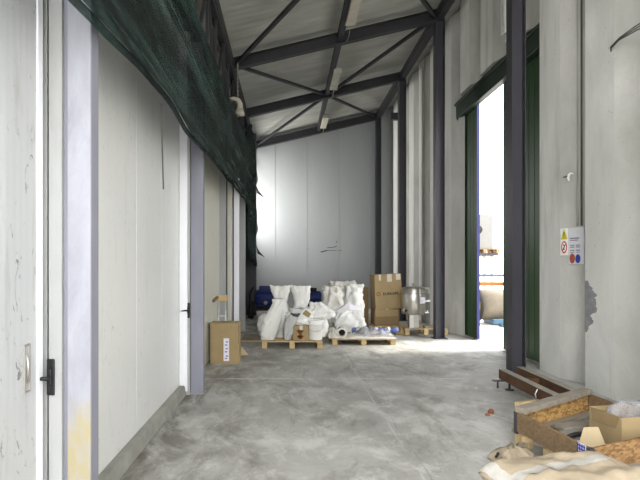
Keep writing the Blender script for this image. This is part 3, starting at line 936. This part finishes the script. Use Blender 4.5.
# pipe flange, wrapping film and packets on the low pallet
PL = .127
t = thing('plastic_pipe', 'short grey pipe stub with a dark open end on the low pallet', 'pipe', (1.13, 10.28, PL + .115), rot=(0, 0, math.radians(-6)))
MB().lathe([(.068, -.12), (.105, -.12), (.105, -.09), (.09, -.09), (.09, .25), (.06, .25), (.06, -.10)], 28, 'Y').build('tube', M['sack_dust'], t)
MB().lathe([(.0, -.06), (.068, -.06), (.068, -.119), (.06, -.119)], 24, 'Y').build('dark_bore', M['black_rubber'], t)
def heap(name, label, loc, lx, ly, h, mat, seed, cat, nx=34, nyy=22, rough=.05):
    vs, fs = [], []
    for i in range(nx + 1):
        for q in range(nyy + 1):
            u, v = i / nx * 2 - 1, q / nyy * 2 - 1
            e = max(0, 1 - abs(u) ** 3.2) * max(0, 1 - abs(v) ** 3.2)
            z = h * e ** .6 * (.75 + .5 * noise.noise((u * 3 + seed, v * 3, 1))) + rough * e * noise.noise((u * 9, v * 9 + seed, 2))
            vs.append((u * lx + .03 * noise.noise((u * 4, v * 4, seed)), v * ly, max(0, z)))
    for i in range(nx):
        for q in range(nyy):
            a = i * (nyy + 1) + q
            fs.append((a, a + nyy + 1, a + nyy + 2, a + 1))
    o = MB().add(vs, fs, True).build(name, mat, solid=.006)
    o.location = loc
    return tag(o, label, cat)
heap('film_bundle', 'crumpled beige wrapping film at the end of the low pallet by the pipe', (.98, 10.40, .13), .13, .24, .20, M['sack_dust'], 21, 'wrapping')
heap('film_sheet', 'flat crumpled grey wrapping film spread on the low pallet', (1.66, 10.50, .13), .56, .38, .055, M['film'], 22, 'wrapping')
rnd = random.Random(12)
for i in range(16):
    x = 1.36 + .058 * i + rnd.uniform(-.02, .02)
    yy = 10.28 + rnd.uniform(0, .36)
    zz = .195 + rnd.uniform(0, .06)
    L = rnd.uniform(.10, .16)
    vs = []
    prof = [(.008, .05, 0, 0, 0), (.035, .06, 0, 0, .03), (.04, .062, 0, 0, L * .5), (.035, .06, 0, 0, L - .03), (.008, .055, 0, 0, L)]
    blue = i % 3 != 1
    o = sack_mesh(prof, 30 + i, .018, 16, 10).build('plastic_packet', M['blue_print'] if blue else M['film'])
    o.location = (x, yy, zz)
    o.rotation_euler = (rnd.uniform(-.5, .2), rnd.uniform(.7, 1.3), rnd.uniform(-1.2, 1.2))
    tag(o, 'small blue printed packet in the heap on the low pallet' if blue else 'small clear packet in the heap on the low pallet', 'packet', 'blue packets on the low pallet' if blue else 'clear packets on the low pallet')
heap('film_heap', 'glossy clear film heaped over the packets on the low pallet', (1.78, 10.46, .16), .42, .27, .155, M['clear'], 27, 'wrapping', rough=.12)

# big brown cartons
carton('big_carton', 'lower brown carton under the tall carton with printed name', (2.43, 12.44, PZ), .60, .58, .40, 0, M['card_dark'])
MB().prism([(-.29, -.292, .395), (.27, -.292, .395), (.26, -.30, .24), (-.28, -.30, .22)], (0, -.005, 0)).build('hanging_flap', M['card'], bpy.data.objects['big_carton'])
o = bpy.data.objects
t = carton('big_carton', 'tall brown carton with black printed name, on top of another carton', (2.47, 12.42, PZ + .41), .66, .52, .84, 0, M['card'], tape=False, rot=(0, math.radians(-2.5), math.radians(3)))
for (x0_, x1_, z0_, z1_) in ((.05 - .07, .05 + .05, .66, .845), (.20, .31, .70, .845), (-.22, -.17, .70, .845)):
    B((x0_, -.264, z0_), (x1_, -.261, z1_)).build('tape', M['tape'], t)
def text(s_, size, mat, parent, loc, rot, name='printed_name', ext=.0015):
    cu = bpy.data.curves.new(name, 'FONT')
    cu.body = s_; cu.size = size; cu.extrude = ext; cu.align_x = 'CENTER'; cu.offset = size * .02
    o = bpy.data.objects.new('tmp', cu)
    COL.objects.link(o)
    bpy.context.view_layer.update()
    me = bpy.data.meshes.new_from_object(o.evaluated_get(bpy.context.evaluated_depsgraph_get()))
    COL.objects.unlink(o); bpy.data.objects.remove(o)
    me.materials.clear(); me.materials.append(mat)
    q = bpy.data.objects.new(name, me); COL.objects.link(q)
    q.parent = parent; q.location = loc; q.rotation_euler = rot
    return q
text('EURKAPE', .092, M['print'], t, (.055, -.263, .34), (PI / 2, 0, 0))
rg = MB()
for k in range(20):
    a, b = 2 * PI * k / 20, 2 * PI * (k + 1) / 20
    rg.prism([(-.245 + .05 * math.cos(a), -.264, .37 + .05 * math.sin(a)), (-.245 + .05 * math.cos(b), -.264, .37 + .05 * math.sin(b)), (-.245 + .03 * math.cos(b), -.264, .37 + .03 * math.sin(b)), (-.245 + .03 * math.cos(a), -.264, .37 + .03 * math.sin(a))], (0, .003, 0))
rg.build('printed_ring', M['print_red'], t)
carton('flat_carton', 'dark side-on brown carton standing behind the two big cartons', (1.97, 12.9, 0), .20, .30, 1.05, .1, M['card_dark'], tape=False)
heap('paper_scrap', 'crumpled brown paper beside the tank pedestal', (2.62, 11.66, .0), .10, .10, .20, M['card_dark'], 33, 'paper')

# stainless tank
TX, TY = 2.97, 11.76
t = thing('steel_tank', 'round stainless steel tank with valve on a square pedestal', 'tank', (TX, TY, .146))
B((-.11, -.11, .01), (.11, .11, .33)).build('pedestal', M['stainless'], t, bevel=.012)
B((-.115, -.112, .01), (-.02, -.1105, .32)).build('pedestal_panel', M['white_paint'], t)
B((-.17, -.17, 0), (.17, .17, .012)).build('foot_plate', M['stainless_dull'], t)
MB().lathe([(0, .33), (.24, .33), (.275, .355), (.275, .91), (.268, .92), (0, .92)], 44).build('body', M['stainless'], t)
MB().lathe([(.274, .81), (.284, .81), (.284, .825), (.274, .825)], 44).build('band', M['stainless_dull'], t)
lid = MB().lathe([(0, .92), (.285, .92), (.285, .935), (.2, .96), (.04, .98), (0, .98)], 44).build('lid', M['stainless'], t)
MB().tube([(0, 0, .97), (0, 0, 1.03)], .018, 10).tube([(-.03, 0, 1.03), (.03, 0, 1.03)], .015, 8).build('lid_knob', M['stainless_dull'], lid)
v = MB().lathe([(0, -.05), (.035, -.05), (.035, .0), (.06, .0), (.06, .03), (0, .03)], 20, 'Y', (0, 0, 0)).build('valve', M['stainless'], t)
v.location = (-.245, -.25, .43)
MB().lathe([(.0, -.056), (.026, -.056), (.026, -.05)], 16, 'Y').build('valve_bore', M['black_rubber'], v)
B((.09, -.2785, .59), (.20, -.262, .73)).build('rating_plate', M['label_white'], t)
b_ = MB().lathe([(0, 0), (.03, 0), (.03, .02), (0, .02)], 14, 'Y').build('port', M['stainless_dull'], t); b_.location = (-.17, -.235, .73)
MB().obox((.20, -.06, .94), (.36, -.02, .94), .05, .02).obox((.36, -.02, .95), (.36, -.02, .80), .02, .04).build('lid_clamp', M['stainless_dull'], t)
for (z, L) in ((.63, .14), (.36, .10)):
    MB().tube([(.25, -.02, z), (.25 + L, -.03, z)], .02, 10).tube([(.25 + L - .03, -.03, z - .01), (.25 + L - .03, -.03, z + .05)], .014, 8).build('side_fitting', M['white_paint'], t)
tag(B((3.22, 11.66, .146), (3.42, 11.90, .20)).build('flat_block', M['wood_grey'], bevel=.01), 'flat pale block on the pallet end beside the steel tank', 'block')

# machine in the far corner
t = thing('motor_pump', 'dark blue motor pump on black rubber wheels in the far corner', 'machine', (-.72, 15.2, 0))
MB().lathe([(0, -.30), (.20, -.30), (.25, -.24), (.25, .18), (.22, .26), (.12, .30), (0, .30)], 30, 'X', (.05, 0, .62)).build('motor', M['blue'], t)
rb = MB()
for k in range(14):
    a = 2 * PI * k / 14
    rb.obox((-.16, .255 * math.cos(a), .62 + .255 * math.sin(a)), (.22, .255 * math.cos(a), .62 + .255 * math.sin(a)), .012, .03)
rb.build('cooling_rib', M['blue'], t)
B((-.12, -.12, .85), (.20, .12, 1.0)).build('terminal_box', M['blue'], t, bevel=.015)
for x in (-.36, .36):
    w_ = MB().lathe([(.09, -.05), (.24, -.06), (.27, -.03), (.27, .03), (.24, .06), (.09, .05)], 28, 'X', (x, -.02, .27)).build('wheel', M['black_rubber'], t)
    MB().lathe([(0, -.04), (.09, -.04), (.09, .04), (0, .04)], 20, 'X', (x, -.02, .27)).build('hub', M['stainless_dull'], w_)
B((-.32, -.25, .26), (.32, .25, .36)).build('frame', M['black_rubber'], t, bevel=.01)
MB().lathe([(0, -.03), (.06, -.03), (.06, .03), (0, .03)], 16, 'Y', (.08, -.27, .50)).build('gauge', M['stainless_dull'], t)
MB().tube([(-.42, -.3, .05), (-.36, -.3, .35), (-.40, -.2, .75), (-.30, -.1, .95)], .035, 10).build('hose', M['black_rubber'], t)
t = thing('motor_pump', 'smaller dark blue motor peeping out behind the tall white sacks', 'machine', (.78, 14.9, 0))
MB().lathe([(0, -.24), (.18, -.24), (.20, -.2), (.20, .2), (.16, .24), (0, .24)], 26, 'X', (0, 0, .66)).build('motor', M['blue'], t)
B((-.1, -.1, .84), (.1, .1, .95)).build('terminal_box', M['black_rubber'], t, bevel=.01)
B((-.25, -.2, 0), (.25, .2, .48)).build('frame', M['black_rubber'], t, bevel=.01)
t = thing('motor_pump', 'dark machine with grey pipes in the shade behind the big sacks', 'machine', (2.02, 14.4, 0))
B((-.2, -.2, 0), (.2, .2, .75)).build('frame', M['black_rubber'], t, bevel=.02)
for x in (-.12, .0, .12):
    MB().tube([(x, -.24, .1), (x, -.24, .95), (x + .04, -.24, 1.02)], .022, 8).build('pipe', M['stainless_dull'], t)

# carton by the second post, and what leans behind it
t = carton('tall_carton', 'tall brown carton with a white label strip beside the second post', (-1.02, 8.34, 0), .47, .36, .66, 0, M['card'], tape=False)
B((-.015, -.1825, .05), (.075, -.1805, .42)).build('label_strip', M['label_white'], t)
for (x, z) in ((.005, .08), (.02, .12), (.005, .19), (.015, .24), (.005, .30), (.02, .35)):
    B((x, -.184, z), (x + .04, -.182, z + .022)).build('label_print', M['label_ink'], t)
B((.225, -.184, .32), (.2372, -.15, .62)).build('torn_edge', M['card_dark'], t)
t = thing('hand_truck', 'slim grey frame with wooden grip standing behind the tall carton', 'hand truck', (-1.14, 8.86, 0))
for x in (-.075, .055):
    MB().tube([(x, 0, .03), (x, 0, 1.0)], .016, 8).build('upright', M['aluminium'], t)
B((-.10, -.03, .98), (.09, .03, 1.08)).build('grip', M['wood'], t, bevel=.01)
MB().obox((-.09, -.02, 1.05), (-.15, -.16, .98), .05, .03).build('side_grip', M['wood_worn'], t)
for z in (.35, .7):
    B((-.075, -.01, z), (.055, .01, z + .03)).build('crossbar', M['aluminium'], t)
B((-.12, -.09, .0), (.10, .02, .03)).build('foot', M['steel_dark'], t)
# flattened cardboard and laths between carton and pallet
tag(MB().prism([(-.26, -.4, 0), (.2, -.5, 0), (.28, .1, 0), (.15, .5, 0), (-.28, .42, 0)], (0, 0, .012)).build('cardboard_sheet', M['cardboard_dirty']), 'flattened brown cardboard on the floor between carton and sack pallet', 'cardboard').location = (-.72, 11.2, 0.001)
o = B((-.31, -.02, 0), (.31, .02, .03)).build('wooden_lath', M['wood']); o.location = (-.72, 10.55, .0); o.rotation_euler = (0, 0, .06)
tag(o, 'thin pale lath across the floor beside the sack pallet', 'lath')
o = B((-.12, -.10, 0), (.12, .10, .16)).build('wood_block', M['wood_worn'], bevel=.01); o.location = (-.52, 12.2, 0); o.rotation_euler = (0, 0, .4)
tag(o, 'brown wood block on the floor before the corner machine', 'block')
o = MB().prism([(-.08, 0, 0), (.10, 0, 0), (-.07, 0, .20)], (0, .03, 0)).build('cardboard_scrap', M['card_pale']); o.location = (-.78, 8.95, 0); o.rotation_euler = (0, 0, .3)
tag(o, 'pale cardboard offcut standing at the edge of the tall carton', 'cardboard')

# ------------------------------------------------------------------ rusty steel frame by the wall
def channel(x0, x1, y0, y1, z0, z1):
    o = MB()
    o.box((x0, y0, z0), (x0 + .012, y1, z1))
    o.box((x0, y0, z1 - .012), (x1, y1, z1)).box((x0, y0, z0), (x1, y1, z0 + .012))
    return o
t = thing('steel_base_frame', 'rust brown steel channel frame on levelling feet by the concrete wall', 'frame', (0, 0, 0))
for (x, y1) in ((2.82, 6.66), (3.13, 6.82)):
    c = channel(x, x + .10, 5.22, y1, .105, .226).build('channel', M['rusty'], t, bevel=.003)
    B((x, 5.22, .226), (x + .10, y1, .229)).build('dusty_top', M['rusty_top'], c)
for y in (5.45, 6.2):
    B((2.92, y, .12), (3.13, y + .06, .20)).build('cross_member', M['rusty'], t)
for (x, y) in ((2.87, 6.45), (3.18, 6.70), (3.18, 5.4), (2.87, 5.35)):
    ft = MB().tube([(x, y, .012), (x, y, .105)], .014, 8).build('levelling_foot', M['steel_dark'], t)
    MB().lathe([(0, 0), (.055, 0), (.05, .012), (0, .012)], 18, 'Z', (x, y, 0)).build('foot_disc', M['steel_dark'], ft)
MB().box((2.70, 6.52, .092), (2.86, 6.58, .104)).tube([(2.76, 6.55, 0), (2.76, 6.55, .092)], .012, 8).build('side_bracket', M['steel_dark'], t)
MB().tube([(2.80, 5.62, .12), (2.79, 5.62, .16), (2.805, 5.6, .22)], .006, 6).build('wire_tie', M['white_paint'], t)

# ------------------------------------------------------------------ pallet collar crate with its contents
A, Bc, Cc, D = Vector((2.06, 4.48, 0)), Vector((3.08, 5.12, 0)), Vector((3.16, 4.0, 0)), Vector((2.17, 3.57, 0))
t = thing('pallet_collar', 'skewed open crate of worn boards standing on a pallet', 'crate', (0, 0, 0))
Z0, Z1 = .125, .30
def side(p, q, mat, name, z0=Z0, z1=Z1, th=.022):
    return MB().obox((p.x, p.y, (z0 + z1) / 2), (q.x, q.y, (z0 + z1) / 2), th, z1 - z0).build(name, mat, t, bevel=.003)
side(A, D, M['wood_worn'], 'side_board')
side(A, Bc, M['osb'], 'side_board')
side(Bc, Cc, M['wood_worn'], 'side_board')
side(D, Cc, M['osb_dark'], 'side_board', .08, .30)
for (p, dx, dy, z0, z1) in ((A, -.005, .0, .10, .30), (D, 0, 0, .10, .30), (Bc, 0, 0, .10, .31), (Cc, 0, 0, .08, .31)):
    B((p.x - .02, p.y - .02, z0), (p.x + .02, p.y + .02, z1)).build('corner_hinge', M['steel_dark'], t, bevel=.003)
B((D.x - .028, D.y + .002, .155), (D.x - .02, D.y + .1, .27))
lab = MB().obox((D.x - .004, D.y + .035, .235), (D.x - .014, D.y + .125, .235), .003, .10).build('blue_white_label', M['label_white'], t)
lab.location = (-.016, -.01, .025)
lp = MB()
for i in range(4):
    f_ = .045 + .022 * i
    lp.obox((D.x - .0045 - .011 * (f_ - .035) / .09, D.y + f_, .235), (D.x - .0055 - .011 * (f_ - .035) / .09, D.y + f_ + .008, .235), .003, .09)
for z in (.215, .24, .265):
    lp.obox((D.x - .0045, D.y + .04, z), (D.x - .0145, D.y + .12, z), .003, .007)
lp = lp.build('printed_grid', M['sign_blue'], lab); lp.location = (-.003, 0, 0)
# base pallet (boards + blocks), same skew
def lerp(p, q, u): return p * (1 - u) + q * u
for u in (.02, .35, .68, .98):
    p, q = lerp(A, D, u), lerp(Bc, Cc, u)
    d_ = (q - p).normalized()
    MB().obox((p.x, p.y, .112), (q.x, q.y, .112), .13, .022).build('deck_board', M['wood_grey'], t)
for (u, v_) in ((.06, .04), (.5, .04), (.94, .04), (.06, .5), (.94, .5), (.5, .96), (.94, .96)):
    p = lerp(lerp(A, D, u), lerp(Bc, Cc, u), v_)
    B((p.x - .05, p.y - .07, 0), (p.x + .05, p.y + .07, .10)).build('block', M['wood'], t, bevel=.004)
# grey plank laid over the far side
o = MB().obox((2.06, 4.42, .322), (3.06, 5.10, .327), .10, .05).build('grey_plank', M['wood_grey'], bevel=.004)
tag(o, 'weathered grey plank lying along the far edge of the open crate', 'plank')
# offcut with a knot behind the plank
o = B((-.15, -.03, 0), (.15, .03, .10)).build('wood_offcut', M['wood'], bevel=.004); o.location = (2.32, 4.84, 0); o.rotation_euler = (0, 0, .35)
o.scale = (.8, 1, 2.9)
tag(o, 'pale wood offcut standing behind the grey plank end', 'offcut')
# contents
CB = .125
t = thing('open_carton', 'open brown carton holding a clear plastic bag, inside the crate', 'cardboard box', (2.875, 4.22, CB), math.radians(10))
L_, W_, H_ = .44, .34, .255
bx = MB()
bx.box((-L_ / 2, -W_ / 2, 0), (L_ / 2, W_ / 2, .006)).box((-L_ / 2, -W_ / 2, .006), (-L_ / 2 + .006, W_ / 2, H_)).box((L_ / 2 - .006, -W_ / 2, .006), (L_ / 2, W_ / 2, H_)).box((-L_ / 2 + .006, -W_ / 2, .006), (L_ / 2 - .006, -W_ / 2 + .006, H_)).box((-L_ / 2 + .006, W_ / 2 - .006, .006), (L_ / 2 - .006, W_ / 2, H_))
bx.build('body', M['card'], t)
MB().prism([(-L_ / 2 - .001, -W_ / 2 + .02, H_), (-L_ / 2 - .001, W_ / 2 - .02, H_), (-L_ / 2 - .012, W_ / 2 - .05, H_ - .10), (-L_ / 2 - .012, -W_ / 2 + .05, H_ - .10)], (-.004, 0, 0)).build('flap', M['card_dark'], t)
o = sack_mesh([(.12, .09, 0, 0, 0), (.17, .12, 0, 0, .08), (.18, .125, 0, 0, .17), (.15, .10, .01, 0, .25), (.09, .05, .03, 0, .30)], 41, .05).build('clear_bag', M['clear'])
o.location = (2.89, 4.22, CB + .03); o.rotation_euler = (0, 0, math.radians(8))
tag(o, 'crumpled clear plastic bag swelling out of the open carton', 'bag')
o = MB().prism([(0, -.1, 0), (0, .12, 0), (.03, .08, .17), (.03, -.02, .19)], (-.006, 0, 0)).build('cardboard_scrap', M['card_pale']); o.location = (2.45, 3.98, CB); o.rotation_euler = (0, 0, .9)
tag(o, 'pale torn cardboard piece standing before the open carton in the crate', 'cardboard')
for (x, y, z, a, lx, ly, mat, nm, lb, ct) in (
        (2.42, 4.28, .126, .5, .17, .10, 'stainless_dull', 'metal_plate', 'flat dull metal plate on the crate floor', 'plate'),
        (2.62, 4.55, .126, .3, .18, .07, 'wood_grey', 'grey_board', 'short grey board lying under the grey plank in the crate', 'board'),
        (2.36, 4.05, .126, -.2, .12, .09, 'film', 'film_piece', 'crumpled pale film on the crate floor beside the worn side board', 'film')):
    o = B((-lx, -ly, 0), (lx, ly, .035)).build(nm, M[mat], bevel=.008); o.location = (x, y, z); o.rotation_euler = (0, 0, a)
    tag(o, lb, ct)
o = MB().tube([(-.13, 0, .02), (-.03, .01, .024), (.05, -.01, .024), (.12, .02, .02)], [.012, .022, .026, .014], 8).build('black_tool', M['black_plastic']); o.location = (2.46, 4.20, .162)
o.rotation_euler = (0, 0, .3)
tag(o, 'black tool handle lying on the metal plate in the crate', 'tool')

# ------------------------------------------------------------------ paper sacks nearest the camera
def flat_sack(name, label, loc, L, Wd, H, rz, seed, band=True, rx=0):
    t = thing(name, label, 'sack', loc, 0, 'beige paper sacks on the floor', rot=(rx, 0, rz))
    nx, nyy = 40, 26
    def hh(u, v):
        e = max(0, 1 - abs(u) ** 6) * max(0, 1 - abs(v) ** 5)
        return H * .5 * e ** .45
    def jig(u, v): return .022 * noise.noise((u * 3 + seed, v * 3, 0)) + .03 * (.2 - abs(noise.noise((u * 2.5 + seed, v * 2, 3)))) + .008 * noise.noise((u * 9, v * 9, seed))
    vs, fs = [], []
    for s_ in (1, -1):
        for i in range(nx + 1):
            for q in range(nyy + 1):
                u, v = i / nx * 2 - 1, q / nyy * 2 - 1
                z = H * .5 + (hh(u, v) + (jig(u, v) if abs(u) < .99 and abs(v) < .99 else 0)) * (1 if s_ > 0 else 0) - (hh(u, v) if s_ < 0 else 0)
                vs.append((u * L / 2 + .012 * noise.noise((v * 3, seed, 1)), v * Wd / 2 + .012 * noise.noise((u * 3, seed, 5)), z))
    N = (nx + 1) * (nyy + 1)
    for i in range(nx):
        for q in range(nyy):
            a = i * (nyy + 1) + q
            fs.append((a, a + nyy + 1, a + nyy + 2, a + 1))
            fs.append((N + a, N + a + 1, N + a + nyy + 2, N + a + nyy + 1))
    m = MB().add(vs, fs, True).build('body', M['paper'], t)
    if band:
        bs, bf = [], []
        for i in range(nx + 1):
            u = i / nx * 1.9 - .95
            for k in range(5):
                v = -.05 + .30 * (k / 4) + .10 * u + .03 * noise.noise((u * 4, k, seed))
                bs.append((u * L / 2, v * Wd / 2, H * .5 + hh(u, v) + jig(u, v) + .003))
        for i in range(nx):
            for k in range(4):
                a = i * 5 + k
                bf.append((a, a + 5, a + 6, a + 1))
        MB().add(bs, bf, True).build('white_band', M['paper_white'], t)
    es, ef = [], []
    for i in range(nyy + 1):
        v = (i / nyy * 2 - 1) * .97
        for k in range(5):
            u = -.995 + .03 * k
            es.append((u * L / 2 + .012 * noise.noise((v * 3, seed, 1)), v * Wd / 2, H * .5 + hh(u, v) + jig(u, v) + .003))
    for i in range(nyy):
        for k in range(4):
            a = i * 5 + k
            ef.append((a, a + 5, a + 6, a + 1))
    MB().add(es, ef, True).build('white_end', M['paper_white'], t)
    return t
flat_sack('paper_sack', 'beige paper sack under the topmost one beside the crate', (1.66, 3.02, 0), .86, .52, .19, math.radians(14), 51, False)
flat_sack('paper_sack', 'topmost beige paper sack with a white printed band beside the crate', (1.73, 3.03, .19), .92, .56, .20, math.radians(16), 52, True)
# crumpled paper end on the floor
o = sack_mesh([(.08, .10, 0, 0, 0), (.12, .13, 0, 0, .03), (.12, .13, .02, 0, .06), (.10, .08, .03, 0, .11), (.09, .03, .04, 0, .14)], 61, .06).build('paper_bag', M['paper']); o.location = (1.80, 4.02, 0); o.rotation_euler = (0, 0, .4)
tag(o, 'crumpled small beige paper bag on the floor behind the sacks', 'bag')
MB().tube([(-.105, .03, .10), (-.125, .02, .09), (-.13, .03, .07)], .012, 6).tube([(-.10, -.05, .02), (-.15, -.06, .02)], .010, 6).build('black_tie', M['black_plastic'], o)
o = MB().lathe([(0, 0), (.035, 0), (.03, .03), (.012, .045), (0, .045)], 7).build('brick_shard', M['brick']); o.location = (2.22, 5.44, 0)
tag(o, 'small orange brick shard alone on the concrete floor', 'shard')
o = MB().lathe([(0, 0), (.03, 0), (.02, .02), (0, .025)], 6).build('brick_shard', M['brick']); o.location = (2.15, 5.36, 0)
tag(o, 'tiny brown chip beside the orange brick shard', 'shard')

# ------------------------------------------------------------------ yard seen through the gap
t = thing('steel_drum', 'long pale steel drum with a yellow and black end ring out in the yard', 'drum', (6.05, 14.0, -.02))
MB().lathe([(0, -.75), (.42, -.75), (.42, 1.4), (0, 1.4)], 40, 'X', (0, 0, .54)).build('shell', M['yard_steel'], t)
MB().lathe([(.36, -.82), (.50, -.82), (.50, -.74), (.36, -.74)], 40, 'X', (0, 0, .54)).build('end_ring', M['black_rubber'], t)
MB().lathe([(.42, -.835), (.47, -.835), (.47, -.815), (.42, -.815)], 40, 'X', (0, 0, .54)).build('yellow_band', M['yellow'], t)
for x in (-.4, .9):
    B((x, -.4, 0), (x + .12, .4, .14)).build('cradle', M['bench_blue'], t)
t = thing('steel_skid', 'blue grey steel skid lying before the long drum in the yard', 'skid', (6.2, 13.35, -.02))
B((-.7, -.06, .08), (1.0, .06, .20)).build('beam', M['bench_blue'], t, bevel=.01)
for x in (-.5, .1, .8):
    B((x, -.12, 0), (x + .1, .12, .08)).build('foot', M['bench_blue'], t)
t = thing('roller_bench', 'blue grey rail bench behind the drum in the yard', 'bench', (6.9, 15.6, -.02))
for z in (.82, 1.30):
    B((-1.2, -.4, z), (1.3, -.34, z + .07)).build('rail', M['bench_blue'], t)
for x in (-1.1, -.3, .5, 1.2):
    B((x, -.4, 0), (x + .06, -.34, 1.30)).build('leg', M['bench_blue'], t)
B((-1.2, -.3, 1.02), (.1, .3, 1.12)).build('orange_board', M['orange'], t, bevel=.01)
t = thing('tall_stand', 'grey stand carrying a pallet behind the drum in the yard', 'stand', (6.45, 16.6, -.02))
for x in (-.35, .05, .3):
    B((x, -.05, 0), (x + .09, .05, 2.0)).build('leg', M['stainless_dull'], t)
B((-.5, -.4, 1.95), (.4, .4, 2.04)).build('top', M['steel_dark'], t)
pl_ = pallet('wooden_pallet', 'yellowish pallet high on the grey stand out in the yard', (6.42, 16.6, 2.021), .95, .8, .14, 0, M['yard_wood'])
t = thing('air_cooler', 'white cabinet with a round black fan on the high pallet in the yard', 'cabinet', (6.43, 16.6, 2.164))
B((-.33, -.3, 0), (.30, .3, 1.12)).build('body', M['yard_white'], t, bevel=.015)
MB().lathe([(0, -.02), (.13, -.02), (.13, .02), (0, .02)], 24, 'Y', (-.2, -.31, .62)).build('fan', M['black_plastic'], t)
